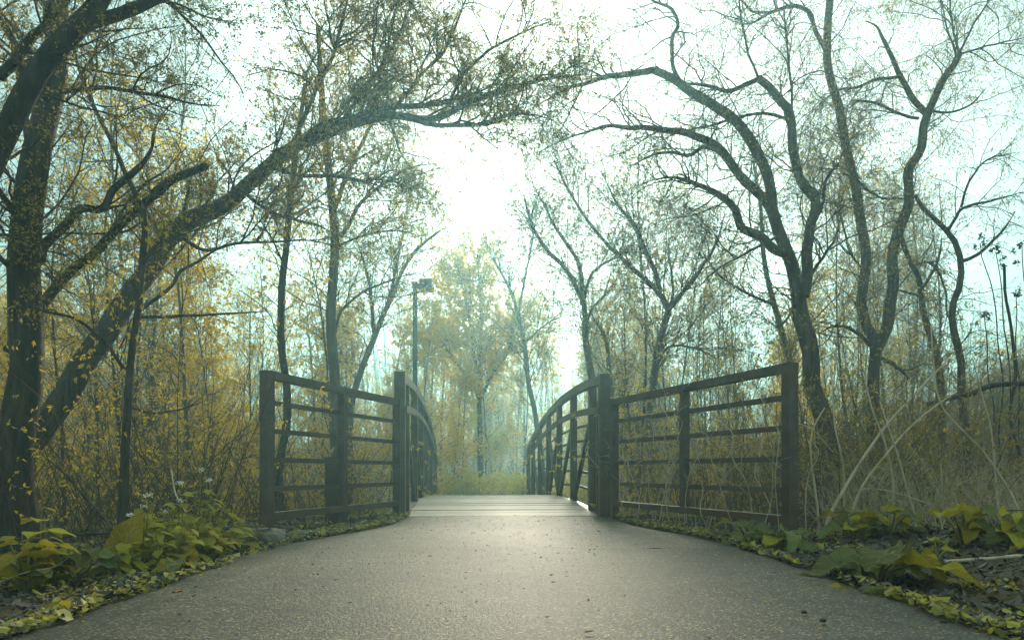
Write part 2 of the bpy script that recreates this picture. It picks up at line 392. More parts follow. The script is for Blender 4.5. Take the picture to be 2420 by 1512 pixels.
def asphalt_mat():
    m, nt, out = new_mat('worn_asphalt')
    tc = N(nt, 'ShaderNodeTexCoord')
    def vor(scale, feature='F1'):
        v = N(nt, 'ShaderNodeTexVoronoi', feature=feature); v.inputs['Scale'].default_value = scale; nt.links.new(tc.outputs['Object'], v.inputs['Vector']); return v
    def nz(scale, det=5):
        n = N(nt, 'ShaderNodeTexNoise'); n.inputs['Scale'].default_value = scale; n.inputs['Detail'].default_value = det; nt.links.new(tc.outputs['Object'], n.inputs['Vector']); return n
    v1 = vor(150); v2 = vor(70); big = nz(.7, 6); mid = nz(6, 8)
    r1 = N(nt, 'ShaderNodeValToRGB'); e = r1.color_ramp.elements      # each stone its own grey
    e[0].position = .0; e[0].color = (.04, .04, .036, 1); e[1].position = 1; e[1].color = (.52, .48, .37, 1)
    x = e.new(.45); x.color = (.075, .075, .066, 1); x = e.new(.85); x.color = (.115, .112, .098, 1); x = e.new(.93); x.color = (.33, .305, .24, 1)
    sp = N(nt, 'ShaderNodeSeparateColor'); nt.links.new(v1.outputs['Color'], sp.inputs[0]); nt.links.new(sp.outputs[0], r1.inputs[0])
    r2 = N(nt, 'ShaderNodeValToRGB'); e = r2.color_ramp.elements
    e[0].position = .32; e[0].color = (.52, .48, .37, 1); e[1].position = .66; e[1].color = (1.08, .98, .76, 1); nt.links.new(big.outputs[0], r2.inputs[0])
    r3 = N(nt, 'ShaderNodeValToRGB'); e = r3.color_ramp.elements
    e[0].position = .3; e[0].color = (.72, .72, .72, 1); e[1].position = .7; e[1].color = (1.2, 1.2, 1.2, 1); nt.links.new(mid.outputs[0], r3.inputs[0])
    a = N(nt, 'ShaderNodeMix', data_type='RGBA', blend_type='MULTIPLY'); a.inputs[0].default_value = 1; nt.links.new(r1.outputs[0], a.inputs[6]); nt.links.new(r2.outputs[0], a.inputs[7])
    c = N(nt, 'ShaderNodeMix', data_type='RGBA', blend_type='MULTIPLY'); c.inputs[0].default_value = 1; nt.links.new(a.outputs[2], c.inputs[6]); nt.links.new(r3.outputs[0], c.inputs[7])
    # hairline cracks
    wv = N(nt, 'ShaderNodeVectorMath', operation='ADD'); n4 = nz(2.2, 4); sc = N(nt, 'ShaderNodeVectorMath', operation='SCALE'); sc.inputs['Scale'].default_value = .5
    nt.links.new(n4.outputs[1], sc.inputs[0]); nt.links.new(tc.outputs['Object'], wv.inputs[0]); nt.links.new(sc.outputs[0], wv.inputs[1])
    ve = N(nt, 'ShaderNodeTexVoronoi', feature='DISTANCE_TO_EDGE'); ve.inputs['Scale'].default_value = .62; nt.links.new(wv.outputs[0], ve.inputs['Vector'])
    cr = N(nt, 'ShaderNodeMapRange'); cr.inputs['From Min'].default_value = .002; cr.inputs['From Max'].default_value = .007; cr.inputs['To Min'].default_value = .45; nt.links.new(ve.outputs[0], cr.inputs['Value'])
    d = N(nt, 'ShaderNodeMix', data_type='RGBA', blend_type='MULTIPLY'); d.inputs[0].default_value = .6; nt.links.new(c.outputs[2], d.inputs[6]); nt.links.new(cr.outputs[0], d.inputs[7])
    # a laying seam across the path, wavering and dirty
    so = N(nt, 'ShaderNodeSeparateXYZ'); nt.links.new(tc.outputs['Object'], so.inputs[0])
    wob = N(nt, 'ShaderNodeMath', operation='MULTIPLY_ADD'); wob.inputs[1].default_value = .10; nt.links.new(n4.outputs[0], wob.inputs[0]); nt.links.new(so.outputs[1], wob.inputs[2])
    se = N(nt, 'ShaderNodeMath', operation='SUBTRACT'); se.inputs[1].default_value = 4.42; nt.links.new(wob.outputs[0], se.inputs[0])
    sa = N(nt, 'ShaderNodeMath', operation='ABSOLUTE'); nt.links.new(se.outputs[0], sa.inputs[0])
    sr = N(nt, 'ShaderNodeMapRange'); sr.inputs['From Min'].default_value = .004; sr.inputs['From Max'].default_value = .022; sr.inputs['To Min'].default_value = .5; nt.links.new(sa.outputs[0], sr.inputs['Value'])
    pt = N(nt, 'ShaderNodeMapRange'); pt.inputs['From Min'].default_value = -.02; pt.inputs['From Max'].default_value = .02; pt.inputs['To Min'].default_value = .88; pt.inputs['To Max'].default_value = 1.25; nt.links.new(se.outputs[0], pt.inputs['Value'])
    sm2 = N(nt, 'ShaderNodeMath', operation='MULTIPLY'); nt.links.new(sr.outputs[0], sm2.inputs[0]); nt.links.new(pt.outputs[0], sm2.inputs[1])
    d2 = N(nt, 'ShaderNodeMix', data_type='RGBA', blend_type='MULTIPLY'); d2.inputs[0].default_value = .8; nt.links.new(d.outputs[2], d2.inputs[6]); nt.links.new(sm2.outputs[0], d2.inputs[7]); d = d2
    b = N(nt, 'ShaderNodeBsdfPrincipled'); b.inputs['Roughness'].default_value = .62; b.inputs['Specular IOR Level'].default_value = .26
    nt.links.new(d.outputs[2], b.inputs['Base Color'])
    hsum = N(nt, 'ShaderNodeMath', operation='ADD'); nt.links.new(v1.outputs['Distance'], hsum.inputs[0]); nt.links.new(v2.outputs['Distance'], hsum.inputs[1])
    bp = N(nt, 'ShaderNodeBump'); bp.invert = True; bp.inputs['Strength'].default_value = .3; bp.inputs['Distance'].default_value = .006
    nt.links.new(hsum.outputs[0], bp.inputs['Height']); nt.links.new(bp.outputs[0], b.inputs['Normal'])
    nt.links.new(b.outputs[0], out.inputs[0]); return m
M['asphalt'] = asphalt_mat()

def ground_mat():
    m, nt, out = new_mat('woodland_floor')
    rp, nz, mp = noise_ramp(nt, 5, [(.06, .043, .024), (.16, .115, .055), (.26, .185, .08)], detail=10, rough=.75)
    r2, n2, _ = noise_ramp(nt, .5, [(0, 0, 0), (1, 1, 1)], pos=[.42, .62], detail=5)
    mxx = N(nt, 'ShaderNodeMix', data_type='RGBA'); mxx.inputs[7].default_value = (.12, .10, .022, 1)
    ml = N(nt, 'ShaderNodeMath', operation='MULTIPLY'); ml.inputs[1].default_value = .6; nt.links.new(r2.outputs[0], ml.inputs[0]); nt.links.new(ml.outputs[0], mxx.inputs[0]); nt.links.new(rp.outputs[0], mxx.inputs[6])
    b = N(nt, 'ShaderNodeBsdfPrincipled'); b.inputs['Roughness'].default_value = .95; b.inputs['Specular IOR Level'].default_value = .1
    bp = N(nt, 'ShaderNodeBump'); bp.inputs['Strength'].default_value = 1; bp.inputs['Distance'].default_value = .05
    nt.links.new(nz.outputs[0], bp.inputs['Height']); nt.links.new(bp.outputs[0], b.inputs['Normal'])
    nt.links.new(mxx.outputs[2], b.inputs['Base Color']); nt.links.new(b.outputs[0], out.inputs[0]); return m
M['ground'] = ground_mat()

# ------------------------------------------------------------------ the setting: ground, path, haze
gx = np.unique(np.concatenate([np.linspace(-90, -20, 30), np.linspace(-20, 20, 161), np.linspace(20, 90, 30)]))
gy = np.unique(np.concatenate([np.linspace(-30, 0, 16), np.linspace(0, 22, 111), np.linspace(22, 130, 60)]))
X, Y = np.meshgrid(gx, gy); Z = ground_z(X, Y)
idx = np.arange(X.size).reshape(X.shape)
gq = np.stack([idx[:-1, :-1], idx[:-1, 1:], idx[1:, 1:], idx[1:, :-1]], -1).reshape(-1, 4)
g = link('ground', mesh_from(np.stack([X, Y, Z], -1).reshape(-1, 3), gq, 'ground', smooth=True), M['ground']); g['kind'] = 'structure'

def path_half(y, side):
    w = 1.52 + .02*np.sin(y*2.1+side) + .035*np.sin(y*.9+2*side) + .012*np.sin(y*9+side*3)
    return w - (w-1.13)*sstep(4.4, 6.6, y)
py = np.concatenate([np.linspace(-24, 0, 20), np.linspace(.2, 7.44, 130)])
nu = 13
us = np.linspace(-1, 1, nu)
PV = []
for y in py:
    wl_, wr_ = path_half(y, -1.0), path_half(y, 1.0)
    xs = np.where(us < 0, us*wl_, us*wr_)
    zs = .003 + .012*vnoise(xs, y, 1.3, 4)*(1-us**2) - .015*us**4
    cxo = -.06*sstep(4, 7.4, y)
    PV.append(np.stack([np.concatenate([[xs[0]-.035], xs, [xs[-1]+.035]])+cxo, np.full(nu+2, y), np.concatenate([[-.09], zs, [-.09]])], -1))
PV = np.array(PV); idx = np.arange(PV.shape[0]*PV.shape[1]).reshape(PV.shape[:2])
pq = np.stack([idx[:-1, :-1], idx[:-1, 1:], idx[1:, 1:], idx[1:, :-1]], -1).reshape(-1, 4)
p = link('path', mesh_from(PV.reshape(-1, 3), pq, 'path', smooth=True), M['asphalt']); p['kind'] = 'structure'

hz, nt, out = new_mat('haze_air')
pv = N(nt, 'ShaderNodeVolumePrincipled'); pv.inputs['Color'].default_value = (*HAZE_COL, 1); pv.inputs['Density'].default_value = HAZE_DENSITY
pv.inputs['Anisotropy'].default_value = HAZE_G; nt.links.new(pv.outputs[0], out.inputs['Volume'])
h = MB().box((-95, -34, -4), (95, 136, 17)).build('haze', hz); h['kind'] = 'stuff'

# ------------------------------------------------------------------ the bridge
B0 = np.array([-.093, 7.45, 0.0]); BA = math.atan2(112, 1613)
def bz(s): return .11-.0149*(s-2.75)**2
END = 9.15
bridge = thing('footbridge', 'arched footbridge of brown steel trusses with a pale plank deck', 'bridge', B0, rz=BA)
plank_me = {}
nb = 0; s = 0.0
while s < END:
    w = .235 if nb else .30
    sl = math.atan(-.0298*(s+w/2-2.75))
    key = nb % 3
    mb = MB(); jx = rng.uniform(-.012, .012); b_ = .009
    hw = 1.03
    # plank with eased top edges
    prof = [(0, -.045), (w-.02, -.045), (w-.02, -b_), (w-.02-b_, 0), (b_, 0), (0, -b_)]
    v = [(x, a, c) for x in (-hw+jx, hw+jx) for a, c in prof]
    n6 = 6
    q = [(i, (i+1) % n6, n6+(i+1) % n6, n6+i) for i in range(n6)]
    t = [(0, i+1, i) for i in range(1, 5)] + [(6, 6+i, 6+i+1) for i in range(1, 5)]
    pl = mb.add(v, q, t).build('plank', M['plank'], bridge)
    pl.location = (0, s, bz(s)+rng.uniform(-.003, .003)); pl.rotation_euler = (sl, 0, rng.normal()*.0015)
    s += w; nb += 1
ss = np.linspace(0, END, 25)
def arc(x, dz, s0=0.0, s1=END, n=25):
    q = np.linspace(s0, s1, n); return np.stack([np.full(n, x), q, bz(q)+dz], -1)
def rect(w, h_): return [(-w/2, -h_/2), (w/2, -h_/2), (w/2, h_/2), (-w/2, h_/2)]
def bar(a, b, w, h_, right=(1, 0, 0)):
    return MB().sweep([a, b], rect(w, h_), right)
POSTS = [.06, .78, 2.2, 3.65, 5.1, 6.55, 7.95, END-.05]
for sd in (-1, 1):
    x = sd*1.125
    MB().sweep(arc(x, 1.50, -.0), rect(.082, .10), (1, 0, 0)).build('top_chord', M['steel'], bridge)
    MB().sweep(arc(x, -.12), rect(.10, .16), (1, 0, 0)).build('girder', M['steel'], bridge)
    MB().sweep(arc(x-sd*.062, 1.155, .0), rect(.036, .075), (1, 0, 0)).build('rub_rail', M['steel'], bridge)
    for i, q in enumerate(POSTS):
        w = .088 if i else .115
        z0, z1 = bz(q)-.06, bz(q)+1.449
        if i == 0: z0, z1 = -.12, bz(q)+1.56
        bar((x, q, z0), (x, q, z1), w, .085 if i else .115).build('post', M['steel'], bridge)
    bar((x+sd*.012, .42, -.1), (x+sd*.012, .42, bz(.42)+1.11), .06, .06).build('post', M['steel'], bridge)
    P_ = POSTS[1:]
    for i in range(len(P_)-1):
        a, b = P_[i], P_[i+1]
        if i <= 2: bar((x, a+.05, bz(a)+1.1), (x, b-.05, bz(b)-.02), .05, .05).build('diagonal', M['steel'], bridge)
        if i >= 2: bar((x-sd*.004, b-.05, bz(b)+1.1), (x-sd*.004, a+.05, bz(a)-.02), .05, .05).build('diagonal', M['steel'], bridge)
    for dz in (.17, .38, .59, .80, 1.0):
        MB().sweep(arc(x+sd*.06, dz, .1), rect(.008, .034), (1, 0, 0)).build('safety_rail', M['steel'], bridge)
for q in (1.5, 4.4, 7.2):
    bar((-1.08, q, bz(q)-.18), (1.08, q, bz(q)-.18), .12, .1, (0, 1, 0)).build('cross_beam', M['steel'], bridge)

def wing(name, label, A, Bp):
    """approach railing from A (near the viewer) to Bp (at the bridge)"""
    A = np.array([*A, 0.]); Bp = np.array([*Bp, 0.])
    d = Bp-A; L = np.linalg.norm(d); d /= L; ang = math.atan2(d[1], d[0])
    r = thing(name, label, 'railing', (A[0], A[1], 0), rz=ang)
    def post(u, w, z0, z1): MB().box((u-w/2, -w/2, z0), (u+w/2, w/2, z1)).build('post', M['steel'], r)
    post(0, .08, -.25, 1.262); post(L*.49, .064, .168, 1.198); post(L*.985, .075, -.2, 1.198)
    MB().box((.0405, -.036, 1.199), (L*.985+.0375, .036, 1.262)).build('top_rail', M['steel'], r)
    MB().box((.0405, -.03, .112), (L*.985-.038, .03, .167)).build('bottom_rail', M['steel'], r)
    for z in (.35, .575, .80, 1.02):
        for u0, u1 in ((.041, L*.49-.033), (L*.49+.033, L*.985-.038)):
            m = MB()      # angle iron: upright leg at the back, lower leg forward
            m.box((u0, .0, z-.02), (u1, .006, z+.02)); m.box((u0, -.03, z-.02), (u1, -.0005, z-.015))
            m.build('rail', M['steel'], r)
    return r
LA, LB = (-1.89, 5.27), (-1.232, 7.42)
RA, RB = (1.99, 4.89), (1.09, 7.42)
wl_o = wing('approach_railing', 'brown steel approach railing left of the path, rusty along its foot', LA, LB)
wr_o = wing('approach_railing', 'brown steel approach railing right of the path, tangled in dry vines', RA, RB)
# rusty support under the middle of the left railing
mp_ = (np.array(LA)*.51+np.array(LB)*.49)
sup = thing('steel_support', 'rusty steel support standing on the ground behind the left railing', 'support', (mp_[0]-.08, mp_[1]+.14, 0))
MB().box((-.12, -.012, -.25), (.005, 0, .62)).build('plate', M['steel'], sup)
MB().box((.02, -.06, -.25), (.075, .06, .5)).build('leg', M['steel'], sup)

# concrete block under the left railing's near post
def rock(name, c, size, seed, mat, squash=.5):
    r_ = np.random.default_rng(seed); n = 9; m = 14
    th = np.linspace(0, np.pi, n)[:, None]; ph = np.linspace(0, 2*np.pi, m, endpoint=False)[None]
    d = np.stack([np.sin(th)*np.cos(ph), np.sin(th)*np.sin(ph), np.cos(th)*np.ones_like(ph)], -1)
    p_ = np.sign(d)*np.abs(d)**squash*np.array(size)*(1+.05*r_.normal(size=(n, m, 1)))
    p_[0] = p_[0].mean(0); p_[-1] = p_[-1].mean(0)
    i = np.arange(n*m).reshape(n, m)
    q = np.stack([i[:-1], i[1:], np.roll(i[1:], -1, 1), np.roll(i[:-1], -1, 1)], -1).reshape(-1, 4)
    o = link(name, mesh_from(p_.reshape(-1, 3), q, name, smooth=False), mat); o.location = c
    return o
tag(rock('concrete_block', (-1.86, 5.05, -.02), (.19, .13, .085), 3, M['concrete']), 'stained concrete block at the foot of the left railing post', 'block')
tag(rock('concrete_block', (-1.60, 5.30, -.045), (.15, .10, .075), 5, M['concrete']), 'low mossy concrete lump beside the left railing, nearest the asphalt', 'block')

# street lamp beyond the bridge
LD = 15.0
lb = at(981, 1112, LD); lz = float(ground_z(lb[0], lb[1])); ltop = CAM_H+(1112-672)/1613*LD
lamp = thing('street_lamp', 'square street lamp on a straight pole beyond the left truss', 'street lamp', (lb[0], lb[1], lz))
H = ltop-lz
MB().box((-.047, -.047, -.2), (.047, .047, H-.02)).build('pole', M['lamp_metal'], lamp)
MB().box((-.06, -.06, H-.02), (.06, .06, H+.05)).build('cap', M['lamp_metal'], lamp)
MB().box((.048, -.03, H-.10), (.12, .03, H+.02)).build('arm', M['lamp_metal'], lamp)
hd = MB(); c, w = .255, .135
hd.add([(c-w, -w*1.6, H-.12), (c+w, -w*1.6, H-.12), (c+w, w*1.6, H-.12), (c-w, w*1.6, H-.12), (c-w, -w*1.6, H+.07), (c+w, -w*1.6, H+.07), (c+w, w*1.6, H+.07), (c-w, w*1.6, H+.07)],
       [(0, 3, 2, 1), (4, 5, 6, 7), (0, 1, 5, 4), (1, 2, 6, 5), (2, 3, 7, 6), (3, 0, 4, 7)])
hdo = hd.build('lamp_head', M['lamp_metal'], lamp)
MB().box((c-w*.85, -w*1.4, H-.128), (c+w*.85, w*1.4, H-.1205)).build('lens', M['lens'], hdo)

# ------------------------------------------------------------------ trees
def poly(pts, d0, d1=None, jit=.0):
    """pixel polyline -> 3D, depth running from d0 to d1"""
    d1 = d0 if d1 is None else d1
    n = len(pts); ds = np.linspace(d0, d1, n)
    return np.array([at(x, y, d) for (x, y), d in zip(pts, ds)])

WSC = 1.0
def limb(pts, wpx, d0, d1=None, K=26, wob=.35, ground=False):
    """-> (P (K,3), R (K)); wpx = (start, end) width in pixels of the 2420 view; ground: start on the ground"""
    P = poly(pts, d0, d1)
    if ground:
        b = P[0].copy(); b[2] = float(ground_z(b[0], b[1]))-.12
        if b[2] < P[0][2]: P = np.concatenate([[b], P])
    s = np.concatenate([[0], np.cumsum(np.linalg.norm(np.diff(P, axis=0), axis=1))])
    dm = np.interp(s, [0, s[-1]], [d0, d1 if d1 else d0])
    if len(wpx) == 2: w = np.interp(s, [0, s[-1]], wpx)
    else: w = np.interp(s, np.linspace(0, s[-1], len(wpx)), wpx)
    p, r = resample(P, w*WSC/1613*dm/2, K)
    k = np.arange(K)[:, None]; ph = rng.uniform(0, 6, 3)
    amp = r[:, None]*wob*np.sin(np.linspace(0, 1, K)*np.pi)[:, None]**.5
    if not ground and wpx[-1] <= 12: r = r*(1-.65*np.clip((np.linspace(0, 1, K)-.72)/.28, 0, 1))
    p = p + amp*np.stack([np.sin(k[:, 0]*1.1+ph[0])*.5, np.sin(k[:, 0]*.7+ph[1])*1.5, np.sin(k[:, 0]*.9+ph[2])*.6], -1)
    if ground: r = r*(1+.55*np.exp(-np.linspace(0, s[-1], K)/.22))
    return p, r

TREES = {}
def tree(name, label, cat, trunk, limbs, bark, twig, leaf, spec, group=None, cap=False, sides=12):
    """trunk, limbs: (P,R). spec: branch levels and leaves"""
    base = trunk[0][0].copy(); base[2] += .12
    root = thing(name, label, cat, base, group)
    v, q, tr = tube_arrays(trunk[0][None], trunk[1][None], sides, .03, cap)
    link('trunk', mesh_from(v-base, q, 'trunk', tr, smooth=True), bark, root)
    for P, R in limbs:
        v, q, tr = tube_arrays(P[None], R[None], 9, .03, cap)
        link('limb', mesh_from(v-base, q, 'limb', tr, smooth=True), bark, root)
    K = 26
    srcP = [trunk[0]]+[l[0] for l in limbs]; srcR = [trunk[1]]+[l[1] for l in limbs]
    cut = spec.get('cut', .35)
    srcP[0], srcR[0] = resample(srcP[0][int(cut*K):], srcR[0][int(cut*K):], K)
    rs = [resample(a, b, K) for a, b in zip(srcP, srcR)]; srcP, srcR = [a for a, b in rs], [b for a, b in rs]
    P0, R0 = np.array(srcP), np.array(srcR)
    lv = [(P0, R0)]
    mb = MB(); twigs = []
    for i, kw in enumerate(spec['levels']):
        kw = dict(kw); src = kw.pop('src', -1)
        if src == 'all': Ps = [resample(a, b, 8) for P_, R_ in lv for a, b in zip(P_, R_)]; Pp = np.array([a for a, b in Ps]); Rp = np.array([b for a, b in Ps])
        else: Pp, Rp = lv[src]
        P, R = sprout(Pp, Rp, **kw)
        lv.append((P, R))
        v, q, _ = tube_arrays(P, R, 5 if i == 0 else 3)
        mb.add(v-base, q)
    if mb.n: mb.build('crown', twig, root, smooth=True)
    for j, lf in enumerate(spec.get('leaves', [])):
        lf = dict(lf); mt = lf.pop('mat', leaf); lev = lf.pop('lev', -1)
        v, q = leaf_quads(lv[lev][0], **lf)
        link('foliage', mesh_from(v-base, q, 'foliage'), mt, root)
    TREES[label] = root
    return root

MAPLE = dict(L1=1.1)
# --- left group
t1 = limb([(40, 1330), (42, 1150), (45, 1000), (58, 700), (78, 450), (100, 300), (122, 150), (140, 0), (150, -160), (165, -330)], (100, 78, 72, 66, 58, 50, 38, 26), 5.6, 6.0, ground=True)
tree('tree', 'thick dark trunk standing at the far left edge with a long drooping side branch', 'tree', t1,
     [limb([(77, 238), (154, 215), (230, 209), (307, 215), (384, 228), (461, 246), (520, 250)], (12, 5), 5.8, 5.6),
      limb([(85, 400), (60, 300), (38, 120), (0, 40), (-60, -40)], (22, 12), 5.8, 6.2),
      limb([(70, 560), (20, 480), (-60, 380)], (18, 9), 5.7, 5.4),
      limb([(108, 576), (146, 538), (204, 492), (238, 495), (261, 453), (300, 422), (338, 388), (361, 338), (369, 300)], (22, 18, 15, 7), 5.9, 6.2),
      limb([(60, 690), (108, 576)], (24, 22), 5.8, 5.9)],
     M['bark_dark'], M['twig'], M['leaf_olive'],
     dict(cut=.25, levels=[dict(count=46, L=1.3, ang=.9, K=8, wig=.2, rr=.012, up=.15), dict(count=330, L=.6, K=6, wig=.28, rr=.005), dict(count=1700, L=.28, K=4, wig=.3, rr=.0024)],
          leaves=[dict(m=3, Ls=.030, W=.013, droop=.4, cluster=2)]))

t2 = limb([(-130, 1300), (-115, 900), (-70, 560), (0, 307), (77, 200), (161, 100), (200, 58), (245, -20), (300, -140)], (80, 70, 60, 52, 46, 34), 4.8, 5.0, ground=True)
tree('tree', 'dark leaning trunk entering at the left edge and forking near the top', 'tree', t2,
     [limb([(190, 68), (250, 42), (307, 23), (384, -4), (480, -50), (600, -120)], (30, 26, 20, 12), 5.0, 5.3),
      limb([(0, 185), (58, 115), (115, 38), (125, -30)], (24, 16), 4.9, 5.2),
      limb([(-60, 520), (20, 620), (60, 560)], (16, 8), 4.8, 4.9)],
     M['bark_dark'], M['twig'], M['leaf_olive'],
     dict(cut=.45, levels=[dict(count=34, L=1.2, ang=.9, K=8, wig=.2, rr=.011, up=-.05), dict(count=330, L=.55, K=6, wig=.3, rr=.0045), dict(count=1900, L=.25, K=4, wig=.3, rr=.0022)],
          leaves=[dict(m=3, Ls=.028, W=.012, droop=.4, cluster=2)]))

# the great leaning tree that arches over the path
WSC = .74
t3 = limb([(18, 1210), (50, 1108), (125, 963), (187, 879), (250, 788), (312, 692), (354, 621), (416, 555), (520, 484), (576, 442), (653, 384), (710, 338), (774, 312), (851, 288), (928, 272)],
          (96, 84, 78, 72, 66, 60, 52, 44, 38, 32, 26), 6.6, 8.2, K=44, ground=True)
t3 = (t3[0], t3[1])
L3 = [limb([(690, 350), (740, 312), (774, 292), (851, 276), (928, 255), (990, 248), (1063, 240), (1120, 222), (1190, 190)], (22, 20, 18, 14, 7), 7.8, 8.3),
      limb([(928, 272), (985, 282), (1050, 272), (1104, 246), (1158, 223), (1235, 200), (1300, 185), (1380, 176)], (24, 20, 16, 8), 8.2, 8.3),
      limb([(935, 272), (1004, 290), (1050, 297), (1112, 296), (1158, 286), (1196, 275), (1235, 269), (1273, 273), (1310, 288)], (16, 14, 12, 5), 8.2, 7.9),
      limb([(915, 280), (924, 296), (935, 326), (947, 361), (966, 388), (985, 406)], (9, 7, 3), 8.2, 8.0),
      limb([(1112, 298), (1158, 338), (1200, 368)], (6, 3), 8.1, 8.0),
      limb([(690, 346), (714, 288), (730, 250), (760, 184), (783, 142), (806, 58), (840, -60)], (14, 12, 8), 7.8, 8.0),
      limb([(800, 300), (870, 200), (930, 110), (960, 40), (1000, -60)], (12, 9, 6), 8.0, 8.4),
      limb([(930, 262), (985, 190), (1050, 120), (1085, 40), (1120, -60)], (12, 9, 6), 8.2, 8.6),
      limb([(1063, 240), (1090, 185), (1150, 125), (1240, 75), (1330, 40)], (10, 8, 4), 8.2, 8.4),
      limb([(640, 392), (690, 412), (780, 416), (840, 424), (900, 440), (960, 455)], (12, 9, 4), 7.7, 8.6),
      limb([(570, 450), (640, 500), (700, 520), (760, 536), (810, 572)], (12, 9, 4), 7.5, 8.0),
      limb([(420, 555), (480, 590), (560, 575), (640, 572), (720, 568), (800, 580)], (12, 8, 4), 7.2, 7.8),
      limb([(520, 484), (470, 540), (420, 600), (360, 660)], (10, 6, 4), 7.3, 7.0)]
tree('willow_tree', 'great leaning tree whose trunk arches from the left wood over the path', 'tree', t3, L3,
     M['bark_brown'], M['twig'], M['leaf_olive'],
     dict(cut=.62, levels=[dict(count=230, L=1.25, ang=.85, K=9, wig=.22, rr=.012, up=.55), dict(count=2300, L=.50, K=6, wig=.32, rr=.0045, up=.1), dict(count=11500, L=.26, K=3, wig=.35, rr=.0024)],
          leaves=[dict(m=6, Ls=.036, W=.014, droop=.4), dict(m=1, Ls=.03, W=.013, droop=.4, mat=M['leaf_gold'])]))

# broken leaning trunk with a sawn end
t5 = limb([(20, 830), (83, 745), (125, 684), (175, 634), (230, 598), (250, 568), (288, 526), (346, 476), (403, 430), (489, 391)], (34, 30, 28, 26, 22), 6.6, 6.2)
tree('broken_tree', 'broken trunk leaning up to a blunt sawn end among the left trees', 'tree', t5,
     [limb([(246, 570), (290, 500), (338, 438), (392, 403), (419, 369), (442, 350)], (11, 9, 4), 6.3, 6.4)],
     M['bark_dark'], M['twig'], M['leaf_gold'],
     dict(cut=.4, levels=[dict(count=12, L=.7, ang=.9, K=6, rr=.007), dict(count=110, L=.3, K=5, wig=.3, rr=.003)], leaves=[dict(m=3, Ls=.03, W=.013, droop=.6, cluster=2)]), cap=True)

WSC = .9
t6 = limb([(288, 1290), (295, 1108), (304, 942), (308, 879), (320, 775), (329, 692), (333, 621), (345, 546), (338, 488), (307, 434), (269, 346), (230, 269), (192, 180), (160, 60)], (26, 20, 17, 14, 10, 7), 5.6, 6.3, ground=True)
tree('sapling', 'slim crooked sapling in front of the leaning trunk, its top bent left', 'sapling', t6,
     [limb([(322, 750), (400, 748), (520, 742), (640, 735)], (9, 7, 4), 6.0, 6.2),
      limb([(312, 900), (285, 860), (240, 800), (180, 755), (100, 735), (0, 728)], (11, 8, 4), 5.9, 5.4),
      limb([(306, 960), (350, 975), (420, 968), (480, 950)], (7, 5, 3), 5.9, 6.3),
      limb([(322, 740), (400, 680), (430, 640), (480, 610), (560, 560)], (10, 8, 4), 6.0, 6.6),
      limb([(340, 520), (300, 545), (200, 552), (80, 548)], (6, 5, 3), 6.2, 5.8)],
     M['bark_brown'], M['twig'], M['leaf_gold'],
     dict(cut=.3, levels=[dict(count=40, L=.95, ang=.95, K=7, wig=.2, rr=.006), dict(count=260, L=.4, K=5, wig=.3, rr=.003)],
          leaves=[dict(m=1, Ls=.042, W=.014, droop=1.6, cluster=5, cr=.010, spread=.6, t0=.8)]))

# --- behind the left railing
t7 = limb([(658, 1230), (662, 1100), (677, 1000), (677, 909), (664, 813), (666, 700), (676, 600), (682, 500), (690, 440), (705, 330), (720, 200)], (22, 20, 18, 15, 9), 7.8, 8.4, ground=True)
tree('tree', 'slender dark tree right behind the near half of the left railing', 'tree', t7,
     [limb([(684, 480), (700, 440), (730, 400), (770, 360)], (9, 4), 8.2, 8.5), limb([(676, 640), (640, 560), (600, 500)], (6, 3), 8.1, 8.0)],
     M['bark_dark'], M['twig'], M['leaf_gold'],
     dict(cut=.3, levels=[dict(count=40, L=.9, ang=.9, K=7, wig=.2, rr=.007, up=.2), dict(count=300, L=.4, K=5, wig=.3, rr=.003)], leaves=[dict(m=2, Ls=.036, W=.016, droop=.8, cluster=4, cr=.012)]))
t8 = limb([(805, 1250), (799, 1165), (800, 1037), (792, 941), (789, 877), (785, 760), (786, 640), (790, 540), (786, 480), (776, 390), (768, 310), (760, 200), (750, 60)], (34, 30, 27, 24, 21, 16, 10), 7.9, 8.8, ground=True)
tree('tree', 'straight grey tree behind the middle of the left railing, forked high up', 'tree', t8,
     [limb([(788, 500), (800, 470), (830, 390), (860, 330), (900, 240)], (14, 11, 7), 8.5, 9.0),
      limb([(790, 790), (810, 730), (860, 690), (930, 660), (1000, 640)], (8, 6, 3), 8.4, 8.8),
      limb([(800, 580), (850, 560), (930, 545), (1010, 560)], (7, 3), 8.4, 9.2),
      limb([(805, 560), (830, 520), (860, 470), (900, 440), (960, 400), (1040, 385)], (10, 8, 3), 8.5, 8.4)],
     M['bark_grey'], M['twig'], M['leaf_olive'],
     dict(cut=.3, levels=[dict(count=80, L=1.2, ang=.9, K=7, wig=.2, rr=.008, up=.25), dict(count=800, L=.5, K=5, wig=.3, rr=.0035)], leaves=[dict(m=3, Ls=.04, W=.018, droop=.6, cluster=2), dict(m=1, Ls=.045, W=.02, droop=.6, cluster=3, mat=M['leaf_gold'])]))
t9 = limb([(826, 1150), (831, 957), (862, 851), (879, 813), (900, 760), (925, 700), (950, 640), (985, 590), (1040, 545)], (20, 18, 16, 12, 6), 11, 11.8, ground=True)
